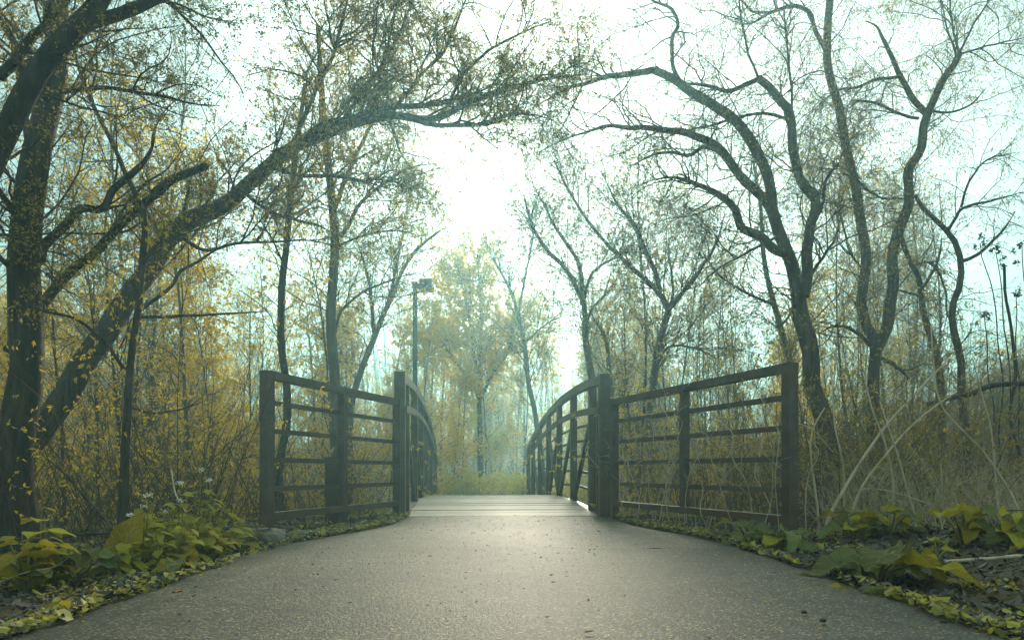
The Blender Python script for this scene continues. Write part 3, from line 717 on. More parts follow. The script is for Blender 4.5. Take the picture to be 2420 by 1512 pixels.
tree('tree', 'bent tree leaning right between the grey tree and the street lamp', 'tree', t9,
     [limb([(886, 800), (880, 740), (876, 690), (860, 620), (840, 560)], (11, 8, 4), 11.4, 11.6),
      limb([(915, 720), (935, 640), (950, 560), (965, 480)], (8, 6, 3), 11.5, 11.8)],
     M['bark_grey'], M['twig'], M['leaf_olive'],
     dict(cut=.35, levels=[dict(count=60, L=1.2, ang=.6, K=7, wig=.14, rr=.008, up=.4), dict(count=600, L=.6, K=5, wig=.28, rr=.0045), dict(count=1800, L=.35, K=3, wig=.3, rr=.0034, minr=.002)], leaves=[dict(m=1, Ls=.045, W=.02, droop=.4, cluster=2)]))

# --- centre, beyond the bridge
tc1 = limb([(1136, 1125), (1133, 975), (1133, 859), (1137, 783), (1135, 725), (1133, 667), (1128, 600)], (17, 14, 11, 8, 4), 21, 21.5, ground=True)
tree('tree', 'yellow budding tree with a forked trunk straight beyond the bridge', 'tree', tc1,
     [limb([(1140, 930), (1168, 879), (1198, 836), (1218, 794), (1240, 740)], (8, 6, 3), 21, 20.5),
      limb([(1128, 880), (1114, 790), (1106, 729), (1090, 667), (1080, 600)], (8, 6, 3), 21, 21.5),
      limb([(1122, 920), (1095, 880), (1060, 830), (1030, 790)], (7, 5, 3), 21, 20.5)],
     M['bark_dark'], M['twig'], M['leaf_gold'],
     dict(cut=.3, levels=[dict(count=120, L=2.0, ang=.75, K=7, wig=.16, rr=.012, up=.25), dict(count=1300, L=.8, K=5, wig=.28, rr=.006)], leaves=[dict(m=5, Ls=.12, W=.075, droop=.5, cluster=2)]))
tc2 = limb([(1282, 1120), (1264, 975), (1252, 917), (1237, 802), (1218, 717), (1198, 671), (1165, 610)], (15, 13, 11, 5), 17.5, 18, ground=True)
tree('tree', 'thin tree leaning left above the far end of the right truss', 'tree', tc2,
     [limb([(1225, 745), (1240, 660), (1260, 560), (1270, 480)], (8, 5, 3), 17.8, 18), limb([(1240, 810), (1300, 760), (1350, 740)], (6, 3), 17.7, 17.5)],
     M['bark_grey'], M['twig'], M['leaf_olive'],
     dict(cut=.3, levels=[dict(count=100, L=1.8, ang=.75, K=7, wig=.18, rr=.01, up=.35), dict(count=1000, L=.7, K=5, wig=.28, rr=.0055)], leaves=[dict(m=3, Ls=.06, W=.03, droop=.4, cluster=2)]))

# --- centre right, behind the right railing
tm1 = limb([(1432, 1140), (1405, 960), (1396, 871), (1384, 803), (1376, 707), (1368, 690), (1338, 633), (1296, 595), (1262, 545), (1240, 470)], (24, 21, 18, 13, 6), 12.4, 13, ground=True)
tree('tree', 'many-stemmed hazy tree behind the right truss, its left stem sweeping out', 'tree', tm1,
     [limb([(1376, 720), (1372, 640), (1350, 590), (1322, 553), (1290, 493), (1262, 440)], (13, 9, 4), 12.8, 13.2),
      limb([(1378, 715), (1402, 643), (1450, 611), (1500, 590)], (9, 6, 3), 12.8, 12.4),
      limb([(1386, 820), (1396, 735), (1437, 690), (1470, 640), (1400, 660)][:4], (9, 7, 3), 12.6, 12.4),
      limb([(1450, 1000), (1440, 870), (1430, 800), (1392, 733)], (14, 11, 9), 12.3, 12.6)],
     M['bark_grey'], M['twig_tan'], M['leaf_olive'],
     dict(cut=.4, levels=[dict(count=90, L=1.7, ang=.6, K=7, wig=.14, rr=.008, up=.4), dict(count=900, L=.8, K=5, wig=.26, rr=.0045), dict(count=4200, L=.42, K=3, wig=.3, rr=.003, minr=.0018)], leaves=[dict(m=1, Ls=.05, W=.022, droop=.4, cluster=2)]))
tm2 = limb([(1528, 1150), (1540, 950), (1549, 867), (1568, 771), (1578, 733), (1556, 691), (1498, 637), (1437, 579), (1396, 531), (1344, 451), (1310, 380)], (24, 22, 20, 15, 8, 5), 11.4, 12.2, K=34, ground=True)
tree('tree', 'wide-spreading hazy tree behind the right railing with a V of two long stems', 'tree', tm2,
     [limb([(1560, 690), (1546, 637), (1520, 579), (1498, 531), (1456, 477), (1420, 400)], (13, 10, 4), 11.8, 12.2),
      limb([(1578, 735), (1626, 675), (1658, 633), (1690, 579), (1715, 500)], (14, 10, 4), 11.6, 11.2),
      limb([(1568, 770), (1590, 690), (1582, 610), (1580, 530)], (8, 6, 3), 11.7, 11.9),
      limb([(1550, 868), (1580, 820), (1640, 822), (1700, 850)], (8, 6, 3), 11.5, 11.0)],
     M['bark_grey'], M['twig_tan'], M['leaf_olive'],
     dict(cut=.35, levels=[dict(count=110, L=1.7, ang=.65, K=7, wig=.15, rr=.008, up=.35), dict(count=1200, L=.8, K=5, wig=.28, rr=.0045), dict(count=5000, L=.42, K=3, wig=.3, rr=.003, minr=.0018)], leaves=[dict(m=1, Ls=.05, W=.02, droop=.4, cluster=2)]))
tm3 = limb([(1880, 1150), (1872, 900), (1866, 851), (1840, 755), (1818, 675), (1802, 579), (1796, 483), (1780, 380)], (18, 16, 14, 6), 10.4, 11, ground=True)
tree('tree', 'thin straight tree close behind the arching willow trunk on the right', 'tree', tm3,
     [limb([(1846, 770), (1900, 700), (1940, 640)], (7, 3), 10.7, 11), limb([(1830, 720), (1760, 690), (1700, 650), (1640, 560)], (8, 6, 3), 10.7, 10.9)],
     M['bark_grey'], M['twig'], M['leaf_olive'],
     dict(cut=.3, levels=[dict(count=55, L=1.2, ang=.8, K=7, wig=.2, rr=.008, up=.2), dict(count=420, L=.5, K=5, wig=.3, rr=.0035)], leaves=[dict(m=3, Ls=.045, W=.018, droop=.4, cluster=2)]))

# --- right: the arching willow
WSC = .86
t10 = limb([(1960, 1200), (1941, 980), (1925, 916), (1909, 836), (1900, 772), (1887, 692), (1868, 622), (1848, 576), (1833, 518), (1825, 461), (1802, 395), (1779, 338), (1741, 288), (1683, 246), (1626, 215), (1587, 184), (1545, 166)],
           (62, 52, 48, 46, 44, 42, 32, 30, 28, 27, 26, 24, 20), 7.9, 8.3, K=48, ground=True)
L10 = [limb([(1545, 166), (1504, 173), (1427, 184), (1373, 200), (1327, 216), (1270, 250)], (19, 14, 10, 5), 8.3, 8.1),
       limb([(1838, 520), (1795, 461), (1756, 422), (1718, 372), (1699, 349), (1645, 326), (1607, 311), (1580, 307), (1523, 300), (1484, 305), (1438, 298), (1388, 311), (1342, 326), (1273, 360)], (27, 25, 22, 18, 12, 8, 4), 8.1, 7.8, K=30),
       limb([(1712, 362), (1657, 349), (1626, 369), (1587, 359), (1530, 372), (1480, 400)], (12, 9, 4), 8.0, 7.7),
       limb([(1858, 600), (1830, 590), (1799, 561), (1756, 538), (1733, 492), (1703, 465), (1657, 438), (1607, 422), (1549, 424), (1500, 440)], (26, 24, 20, 14, 7, 4), 8.0, 7.6),
       limb([(1900, 700), (1906, 644), (1909, 590), (1916, 532), (1926, 499), (1923, 468), (1895, 422), (1875, 380), (1872, 307), (1864, 261), (1833, 227), (1810, 200), (1793, 186)], (30, 28, 26, 25, 24, 22, 20), 8.0, 8.6, K=34),
       limb([(1793, 186), (1764, 200), (1718, 215), (1676, 204), (1626, 198), (1560, 190)], (14, 10, 4), 8.6, 8.4),
       limb([(1860, 282), (1830, 272), (1799, 269), (1749, 276), (1683, 296), (1614, 311), (1550, 335)], (9, 7, 3), 8.5, 8.2),
       limb([(1936, 500), (1945, 478), (1948, 438), (1979, 384)], (11, 8), 8.2, 8.3),
       limb([(1618, 210), (1599, 180), (1587, 115), (1591, 84), (1603, 58), (1591, 27), (1549, 5), (1500, -30)], (12, 11, 10, 8, 6), 8.3, 8.6),
       limb([(1793, 186), (1770, 130), (1755, 60), (1740, -40)], (7, 5), 8.6, 8.8),
       limb([(1872, 300), (1870, 210), (1860, 110), (1850, -20)], (7, 5), 8.5, 8.8),
       limb([(1915, 650), (1950, 600), (1975, 560), (1990, 500)], (10, 5), 8.0, 8.2),
       limb([(1835, 560), (1760, 600), (1690, 640), (1640, 690)], (8, 4), 8.0, 7.6)]
tree('willow_tree', 'big willow behind the right railing whose limbs arch left over the bridge', 'tree', t10, L10,
     M['bark_brown'], M['twig'], M['leaf_olive'],
     dict(cut=.45, levels=[dict(count=240, L=1.3, ang=.9, K=9, wig=.26, rr=.008, up=.12, grav=-.02), dict(count=1900, L=.6, K=6, wig=.3, rr=.0038, grav=-.06, t0=.3), dict(count=6500, L=.42, K=5, wig=.25, rr=.0026, minr=.0016, grav=-.2, t0=.25)],
          leaves=[dict(m=2, Ls=.040, W=.010, droop=.6, spread=.6)]))

# --- right: the two-stemmed willow
t11 = limb([(2072, 1190), (2066, 916), (2068, 852), (2064, 808), (2044, 772), (2037, 724), (2044, 676), (2047, 628), (2041, 576), (2029, 499), (2021, 442), (2006, 365), (1987, 288), (1968, 211), (1956, 134), (1956, 58), (1962, -10), (1970, -130)],
           (58, 46, 42, 30, 27, 26, 25, 24, 22, 21, 20, 17), 9.0, 9.4, K=48, ground=True)
L11 = [limb([(2068, 830), (2085, 798), (2101, 756), (2105, 708), (2108, 644), (2116, 574), (2140, 499), (2148, 442), (2152, 395), (2171, 357), (2183, 300), (2194, 265), (2213, 223), (2236, 177), (2256, 150), (2267, 127)], (32, 30, 28, 26, 24, 22, 20, 17), 9.0, 9.2, K=40),
       limb([(2190, 272), (2179, 257), (2144, 215), (2117, 154), (2087, 96), (2071, 61), (2044, 50)], (17, 15, 11, 8), 9.2, 9.4),
       limb([(2132, 178), (2098, 186), (2068, 188), (2029, 206), (1985, 212), (1945, 240), (1900, 285)], (9, 8, 5, 3), 9.3, 9.0),
       limb([(2170, 280), (2133, 273), (2087, 250), (2010, 242), (1998, 262)], (8, 7, 4), 9.1, 8.8),
       limb([(1956, 130), (1929, 77), (1914, 31), (1895, 19), (1818, 31), (1768, 58), (1710, 42)], (13, 11, 8, 4), 9.4, 9.1),
       limb([(1820, 30), (1780, 28), (1750, 0), (1720, -30)], (7, 4), 9.2, 9.1),
       limb([(2267, 127), (2250, 60), (2245, -20), (2240, -120)], (6, 4), 9.2, 9.4),
       limb([(2267, 127), (2300, 60), (2340, 0), (2400, -70)], (6, 4), 9.2, 9.3),
       limb([(2264, 130), (2330, 110), (2420, 90)], (6, 3), 9.2, 9.0),
       limb([(2262, 135), (2236, 60), (2220, -40)], (6, 3), 9.2, 9.5),
       limb([(2194, 262), (2240, 266), (2290, 250), (2330, 210)], (7, 4), 9.2, 9.0),
       limb([(2056, 815), (2020, 782), (1975, 770), (1930, 790)], (11, 8, 5), 9.0, 8.8),
       limb([(2140, 470), (2075, 465), (2040, 440), (2010, 400)], (6, 4), 9.1, 9.0),
       limb([(2068, 840), (2110, 860), (2150, 895)], (11, 8), 9.0, 9.1),
       limb([(2044, 640), (2010, 600), (2000, 560), (1985, 500), (1995, 440)], (7, 5, 3), 9.1, 9.2)]
tree('willow_tree', 'tall willow with two bare stems from one base at the right, knobbly top', 'tree', t11, L11,
     M['bark_brown'], M['twig'], M['leaf_olive'],
     dict(cut=.4, levels=[dict(count=210, L=1.3, ang=.9, K=9, wig=.26, rr=.008, up=.14, grav=-.03), dict(count=1700, L=.65, K=6, wig=.28, rr=.0036, grav=-.10, t0=.3), dict(count=6500, L=.5, K=5, wig=.2, rr=.0027, minr=.0017, grav=-.26, t0=.25)],
          leaves=[dict(m=4, Ls=.046, W=.010, droop=.7, spread=.6)]))
WSC = 1.0
t13 = limb([(2232, 1160), (2213, 852), (2207, 820), (2188, 762), (2178, 711), (2178, 670), (2153, 622), (2133, 574), (2120, 520)], (24, 20, 18, 16, 13, 9), 9.8, 9.6, ground=True)
tree('tree', 'crooked slim tree just right of the two-stemmed willow', 'tree', t13,
     [limb([(2180, 680), (2200, 650), (2215, 620), (2226, 560)], (8, 4), 9.7, 9.8), limb([(2178, 700), (2140, 690), (2110, 680)], (7, 4), 9.7, 9.5), limb([(2160, 630), (2190, 618), (2215, 640), (2235, 690), (2238, 740), (2262, 775)], (6, 5, 4), 9.7, 9.9)],
     M['bark_brown'], M['twig'], M['leaf_olive'],
     dict(cut=.4, levels=[dict(count=40, L=.9, ang=.9, K=7, wig=.28, rr=.006), dict(count=300, L=.4, K=5, wig=.3, rr=.003, grav=-.06)], leaves=[dict(m=3, Ls=.04, W=.012, droop=.5)]))
t14 = limb([(2290, 1150), (2274, 916), (2268, 852), (2255, 804), (2249, 756), (2255, 714), (2271, 670), (2271, 622), (2261, 580), (2223, 532), (2183, 495), (2162, 461)], (22, 19, 17, 17, 16, 14, 12, 8), 9.2, 9.1, ground=True)
tree('tree', 'curving slim tree at the right, bowed like an S with drooping shoots', 'tree', t14,
     [limb([(2271, 618), (2303, 606), (2340, 575), (2364, 551), (2400, 500)], (9, 7, 3), 9.1, 8.9),
      limb([(2240, 545), (2255, 520), (2271, 495), (2300, 484), (2336, 476), (2420, 453)], (8, 6, 3), 9.1, 8.8),
      limb([(2271, 490), (2290, 430), (2330, 380), (2400, 360)], (6, 3), 9.0, 8.8)],
     M['bark_brown'], M['twig'], M['leaf_olive'],
     dict(cut=.45, levels=[dict(count=60, L=.95, ang=.9, K=8, wig=.26, rr=.006, grav=-.04), dict(count=420, L=.45, K=5, wig=.3, rr=.003, grav=-.12)], leaves=[dict(m=4, Ls=.045, W=.011, droop=.7)]))

# sumac with dark seed heads at the right edge
sm = thing('sumac_bush', 'dead sumac with dark seed heads at the right edge of the photo', 'bush', (*at(2364, 1112, 7.5)[:2], .1))
sb = np.array(sm.location)
SUM = [[(2364, 1100), (2362, 820), (2357, 756), (2338, 660), (2319, 606), (2316, 575)], [(2400, 1100), (2389, 788), (2373, 625)], [(2390, 1100), (2380, 820), (2368, 700), (2354, 600)],
       [(2440, 1100), (2425, 800), (2415, 580)], [(2350, 1100), (2340, 900), (2330, 800), (2325, 735)], [(2410, 1100), (2404, 850), (2400, 690)]]
for i, pl in enumerate(SUM):
    P, R = limb(pl, (8, 6) if i == 1 else (4.5, 2), 7.5, 7.4 + .1*i, K=22, ground=True, wob=2.2)
    v, q, _ = tube_arrays(P[None], R[None], 6); link('stem', mesh_from(v-sb, q, 'stem', smooth=True), M['bark_dark'], sm)
    hm = MB()
    for k in range(3 if i else 4):
        c = P[-1]+rng.normal(size=3)*np.array([.09, .06, .08])*(.4 if k < 2 else 1)
        n = 40; d = unit(rng.normal(size=(n, 3))*np.array([1, 1, 1.6])); pp = c+d*rng.uniform(.005, .045, (n, 1))
        a = unit(rng.normal(size=(n, 3))); s_ = rng.uniform(.005, .014, (n, 1))
        b = unit(np.cross(d, a)); hm.add(np.stack([pp-a*s_, pp+b*s_, pp+a*s_, pp-b*s_], 1).reshape(-1, 3)-sb, np.arange(n*4).reshape(n, 4))
    hm.build('seed_heads', M['seed'], sm)['kind'] = 'stuff'

# ------------------------------------------------------------------ saplings of the wood
def sapling_proto(i, h, leafmat, m, bark, lsize=.05, spread=.5, cl=2):
    n = 9; z = np.linspace(0, h, n); ph = rng.uniform(0, 6, 4)
    lean = rng.normal(size=2)*.08
    P = np.stack([lean[0]*z+.13*np.sin(z*.8+ph[0])*z/h*1.2, lean[1]*z+.13*np.sin(z*.7+ph[1])*z/h*1.2, z-.1], -1)
    r0 = .0032*h+.010
    p, r = resample(P, r0*np.linspace(1, .15, n)**.9, 26)
    root = thing('sapling', 'x', 'sapling', (0, 0, 0))
    v, q, _ = tube_arrays(p[None], r[None], 7, .03); link('trunk', mesh_from(v, q, 'trunk', smooth=True), bark, root)
    P1, R1 = sprout(p[None], r[None], int(5*h), L=.26*h, ang=.7, K=8, up=.35, wig=.14, rr=.008, t0=.18)
    P2, R2_ = sprout(P1, R1, int(44*h), L=.10*h, K=5, wig=.25, rr=.0055, up=.12)
    P3, R3 = sprout(P2, R2_, int(130*h), L=.42, K=3, wig=.3, rr=.0038, minr=.002)
    mb = MB()
    for P_, R_, S in ((P1, R1, 4), (P2, R2_, 3), (P3, R3, 3)):
        v, q, _ = tube_arrays(P_, R_, S); mb.add(v, q)
    mb.build('crown', M['twig'], root, smooth=True)
    v, q = leaf_quads(P3, m, lsize, lsize*.5, droop=.55, cluster=cl)
    link('foliage', mesh_from(v, q, 'foliage'), leafmat, root)
    return root
protos = [sapling_proto(0, 6.0, M['leaf_gold'], 2, M['bark_grey'], .06), sapling_proto(1, 7.5, M['leaf_olive'], 1, M['bark_dark'], .055),
          sapling_proto(2, 9.0, M['leaf_olive'], 1, M['bark_grey'], .045), sapling_proto(3, 5.0, M['leaf_gold'], 3, M['bark_grey'], .075),
          sapling_proto(4, 8.2, M['leaf_gold'], 1, M['bark_dark'], .06), sapling_proto(5, 4.2, M['leaf_lime'], 4, M['bark_grey'], .06)]
SP_LABEL = ['grey sapling with golden buds', 'dark sapling with olive buds', 'tall grey sapling, few leaves', 'low sapling thick with golden leaves', 'tall dark sapling, sparse golden buds', 'low lime-green leafy sapling']
SP_GROUP = ['golden-budded grey saplings', 'olive-budded dark saplings', 'tall grey saplings', 'low golden saplings', 'tall dark saplings', 'lime-green saplings']
used = set()
def put_sapling(k, x, y, sc=1.0):
    z = float(ground_z(x, y)); rz = rng.uniform(0, 6.28)
    a = x/y
    where = ('at the far left of the wood' if a < -.6 else 'behind the leaning tree at left' if a < -.38 else 'behind the left railing' if a < -.2 else 'near the street lamp' if a < -.09 else
             'straight beyond the bridge' if a < .06 else 'behind the right truss' if a < .16 else 'behind the right railing' if a < .4 else 'behind the two-stemmed willow')
    where = ('near one ' if y < 15 else 'mid-distance one ' if y < 23 else 'far hazy one ')+where
    lab = SP_LABEL[k]+', '+where; grp = SP_GROUP[k]+', '+where
    if k not in used:
        used.add(k); o = protos[k]; o.location = (x, y, z); o.rotation_euler = (0, 0, rz); o.scale = (sc,)*3; o['label'] = lab; o['group'] = grp
    else: copy_tree(protos[k], (x, y, z), rz, sc, lab, grp)
def on_bridge(x, y):
    return abs(x+.093+(y-7.45)*.0694) < 1.7 and y < 19
cnt = 0
while cnt < 92:                       # left wood
    y = rng.uniform(9.0, 30); x = -rng.uniform(.10, .86)*y
    if on_bridge(x, y) or x > -2.3 or (y < 9 and x > -3.2) or (y < 16.5 and -.22 < x/y < -.06): continue
    put_sapling(int(rng.choice([0, 1, 2, 3, 4], p=[.28, .2, .14, .24, .14])), x, y, rng.uniform(.7, 1.1)); cnt += 1
for x_, y_, k_, sc_ in [(-1.75, 18.6, 3, .8), (-2.5, 24, 3, 1.25), (1.7, 18.2, 3, .5), (-1.6, 20.5, 0, .9), (-.9, 23, 1, .9), (1.5, 19.5, 3, 1.0), (2.3, 21, 0, .85), (.4, 24.5, 4, .9), (-2.6, 19, 3, 1.1), (-3.2, 22, 0, 1.1), (1.2, 26, 1, .95), (-1.9, 27, 3, 1.3), (2.9, 24, 0, 1.1)]:
    put_sapling(k_, x_, y_, sc_)
cnt = 0
while cnt < 50:                        # straight on, beyond the bridge
    y = rng.uniform(22, 46); x = rng.uniform(-.16, .22)*y
    put_sapling(int(rng.choice([0, 1, 3, 4, 5, 2], p=[.34, .06, .32, .14, .10, .04])), x, y, rng.uniform(.85, 1.35)); cnt += 1
cnt = 0
while cnt < 96:                        # right wood
    y = rng.uniform(11, 34); x = rng.uniform(.12, .62)*y
    if on_bridge(x, y) or x < 1.9: continue
    put_sapling(int(rng.choice([0, 1, 2, 4, 3], p=[.2, .3, .2, .2, .1])), x, y, rng.uniform(.6, .95)); cnt += 1

# far wood: one mass
def far_wood():
    mb = MB(); n = 700
    y = rng.uniform(44, 85, n); x = rng.uniform(-.95, .8, n)*y
    h_ = rng.uniform(6, 12.5, n); K = 6
    base = np.stack([x, y, ground_z(x, y)-.1], -1)
    d = unit(np.stack([rng.normal(size=n)*.1, rng.normal(size=n)*.1, np.ones(n)], -1))
    P = base[:, None]+d[:, None]*(h_[:, None]*np.linspace(0, 1, K))[..., None]
    P[:, 1:, :2] += np.cumsum(rng.normal(size=(n, K-1, 2))*.12, 1)
    R = (.012*h_)[:, None]*np.linspace(1, .2, K)
    v, q, _ = tube_arrays(P, R, 4); mb.add(v, q)
    P1, R1 = sprout(P, R, 6000, L=2.6, ang=.75, K=4, up=.3, rr=.028, t0=.15); v, q, _ = tube_arrays(P1, R1, 3); mb.add(v, q)
    P2, R2_ = sprout(P1, R1, 9000, L=1.3, K=3, rr=.016, wig=.25); v, q, _ = tube_arrays(P2, R2_, 3); mb.add(v, q)
    o = mb.build('far_wood', M['twig'], smooth=True); o['kind'] = 'stuff'; o['label'] = 'hazy far wood of bare stems closing the view'
    v, q = leaf_quads(P2, 4, .22, .13, cluster=1)
    f = link('far_foliage', mesh_from(v, q, 'far_foliage'), M['leaf_gold']); f['kind'] = 'stuff'; f['label'] = 'golden spring leaves of the far wood'
far_wood()

# ------------------------------------------------------------------ undergrowth
def thicket(name, label, n, sampler, hr, twigmat, leafmat, leaves_m, lsize, arch=.25, sub=5, rbase=.006, wig=.14):
    x, y = sampler(n); z = ground_z(x, y)-.03
    h_ = rng.uniform(*hr, n); K = 5
    d = unit(np.stack([rng.normal(size=n)*.4, rng.normal(size=n)*.4, np.ones(n)], -1))
    P = np.empty((n, K, 3)); P[:, 0] = np.stack([x, y, z], -1); st = (h_/(K-1))[:, None]
    for k in range(1, K):
        P[:, k] = P[:, k-1]+d*st; d = unit(d+rng.normal(size=(n, 3))*wig-np.array([0, 0, arch*k/K]))
    R = rbase*rng.uniform(.6, 1.5, n)[:, None]*np.linspace(1, .25, K)
    mb = MB(); v, q, _ = tube_arrays(P, R, 3); mb.add(v, q)
    sub = 3 if 'far' in label or 'fresh' in label else sub
    P1, R1 = sprout(P, R, n*sub, L=.32*np.mean(hr), K=3, ang=.8, wig=.28, rr=rbase*.45, t0=.15); v, q, _ = tube_arrays(P1, R1, 3); mb.add(v, q)
    o = mb.build(name, twigmat, smooth=True); o['kind'] = 'stuff'; o['label'] = label
    if leaves_m:
        nl = int(len(P1)*min(1, leaves_m)) if leaves_m < 1 else len(P1)
        v, q = leaf_quads(P1[rng.permutation(len(P1))[:nl]], max(1, int(leaves_m)), lsize, lsize*.45, droop=.8, cluster=4, cr=.014, t0=.5)
        f = link(name+'_leaves', mesh_from(v, q, name+'_leaves'), leafmat); f['kind'] = 'stuff'; f['label'] = 'small leaves of the '+label
def s_left(n):
    y = 5.8+rng.power(1.3, n)*16; x = -y*rng.uniform(.22, .86, n)
    x = np.where((y < 8.2) & (x > -2.3-.0*y), x-1.5, x)
    return x, y
def s_front(n):
    y = rng.uniform(4.7, 6.6, n); x = -y*rng.uniform(.42, .85, n); return x, y
def s_leftmid(n):
    y = rng.uniform(8.4, 15, n); x = -rng.uniform(1.75, 5.5, n)-.0694*(y-7.45); return x, y
def s_right(n):
    y = 5.6+rng.power(1.2, n)*12; x = y*rng.uniform(.20, .85, n)
    x = np.where((y < 8) & (x < 2.35), x+1.2, x); return x, y
def s_rightmid(n):
    y = rng.uniform(8.2, 14, n); x = rng.uniform(1.5, 5.5, n)-.05*(y-7.45); return x, y
def s_center(n):
    m = 26; cy = rng.uniform(17.6, 29, m); cx_ = rng.uniform(-.15, .0, m)*cy; cx_[18:] = rng.uniform(0, .1, 8)*cy[18:]; k = rng.integers(m, size=n)
    return cx_[k]+rng.normal(size=n)*.36, cy[k]+rng.normal(size=n)*.3
thicket('brush', 'brown leafless brush filling the left wood', 2100, s_left, (.6, 2.4), M['brush'], M['leaf_gold'], .8, .042)
thicket('brush', 'slender whips with hanging yellow buds at the left front', 130, s_front, (.7, 2.6), M['twig'], M['leaf_gold'], .35, .042, rbase=.0035)
thicket('brush', 'budding brush behind the left railing', 900, s_leftmid, (.8, 2.6), M['brush'], M['leaf_gold'], 2, .045)
thicket('brush', 'tangled brush of the right bank', 2100, s_right, (.6, 2.3), M['brush'], M['leaf_olive'], 1, .042)
thicket('brush', 'vine-laced brush behind the right railing', 900, s_rightmid, (.8, 2.4), M['brush'], M['leaf_gold'], 2, .045)
thicket('green_undergrowth', 'fresh green undergrowth at the far end of the bridge', 1500, s_center, (.2, 1.15), M['twig'], M['leaf_lime'], 3, .08)
def s_bank(n):
    return rng.normal(13, 3.2, n), rng.normal(15.5, 2.6, n)
thicket('brush', 'golden brush on the bank at the far right', 900, s_bank, (.3, 1.3), M['brush'], M['leaf_gold'], 1, .06)
def s_far(n):
    y = rng.uniform(30, 46, n); return rng.uniform(-.3, .3, n)*y, y
thicket('brush', 'hazy low brush along the foot of the far wood', 900, s_far, (1.0, 2.6), M['brush'], M['leaf_gold'], 1, .12, rbase=.014)
def s_dry(n):
    y = rng.uniform(4.9, 7.2, n); x = rng.uniform(.46, .80, n)*y; return x, y
thicket('dry_grass', 'rusty dry weeds at the foot of the right bank', 900, s_dry, (.3, .9), M['cane'], M['leaf_olive'], .2, .03, arch=.6, sub=3, rbase=.0025, wig=.22)

# leaf litter and ground cover
def flat_leaves(x, y, size, tilt, lift=.012, aspect=.6, zf=ground_z):
    n = len(x); th = rng.uniform(0, 6.28, n); d = np.stack([np.cos(th), np.sin(th), rng.normal(size=n)*tilt], -1); d = unit(d)
    sd = unit(np.cross(np.stack([rng.normal(size=n)*tilt, rng.normal(size=n)*tilt, np.ones(n)], -1), d)); nr = np.cross(d, sd)
    nr = np.where(nr[:, 2:] < 0, -nr, nr)
    c = np.stack([x, y, np.maximum(zf(x, y), np.where((np.abs(x) < 1.56) & (y < 7.4), -.008, -9))+lift*rng.uniform(.3, 1.6, n)], -1)
    l = (size*np.clip(rng.lognormal(-.12, .45, n), .3, 2.4))[:, None]; w = l*aspect*rng.uniform(.7, 1.2, n)[:, None]
    cu = l*rng.uniform(-.1, .3, n)[:, None]
    v = np.stack([c-d*l*.5+nr*cu, c-d*l*.1+sd*w*.5, c+d*l*.5+nr*cu, c-d*l*.1-sd*w*.5], 1)
    # six corners: rounder outline
    v6 = np.stack([c-d*l*.5+nr*cu, c-d*l*.22+sd*w*.42, c+d*l*.15+sd*w*.45, c+d*l*.5+nr*cu, c+d*l*.15-sd*w*.45, c-d*l*.22-sd*w*.42], 1)
    i = np.arange(n)[:, None]*6
    q = np.concatenate([i+np.array([[0, 1, 2, 3]]), i+np.array([[0, 3, 4, 5]])], 0)
    return v6.reshape(-1, 3), q
def verge(n, side, ymin=1.2, ymax=9, wmax=6, pw=2.0):
    y = ymin+(ymax-ymin)*rng.power(1.2, n); e = path_half(y, side)
    x = side*(e-.05*rng.power(2, n)+.03+wmax*rng.power(1/pw, n)); return x, y
def stuff(name, label, v, q, mat):
    o = link(name, mesh_from(v, q, name), mat); o['kind'] = 'stuff'; o['label'] = label; return o
for sd, lab in ((-1, 'left'), (1, 'right')):
    x, y = verge(32000, sd, ymax=7.6, wmax=4.6, pw=1.5); v, q = flat_leaves(x, y, .029, .45, .018)
    stuff('leaf_litter', f'brown leaf litter on the {lab} verge', v, q, M['litter'])
    # small green ground cover in patches, dense along the asphalt edge
    x, y = verge(24000, sd, wmax=4.2, pw=1.6)
    keep = (vnoise(x, y, 2.1, 6)+.55*vnoise(x, y, 5.3, 9) > -.02) | (np.abs(x)-path_half(y, sd) < .045*(1+1.6*vnoise(x, y, 3, 3)))
    x, y = x[keep], y[keep]; v, q = flat_leaves(x, y, .026, .5, .022, .85)
    stuff('ground_cover', f'yellow-green ground cover along the {lab} edge of the path', v, q, M['cover'])
# litter on the asphalt: buds and specks
n = 1500; y = .9+6.5*rng.uniform(0, 1, n); x = rng.uniform(-1, 1, n)*1.45*(1-.25*sstep(4.4, 6.6, y))
v, q = flat_leaves(x, y, .010, .15, .004, .5, zf=lambda a, b: 0*a+.006); stuff('path_litter', 'small dry buds and specks scattered on the asphalt', v, q, M['litter'])
n = 900; y = .9+6.5*rng.uniform(0, 1, n); x = rng.uniform(-1, 1, n)*1.45*(1-.25*sstep(4.4, 6.6, y))
v, q = flat_leaves(x, y, .009, .15, .004, .5, zf=lambda a, b: 0*a+.006); stuff('path_litter', 'yellow bud scales scattered on the asphalt', v, q, M['leaf_gold'])

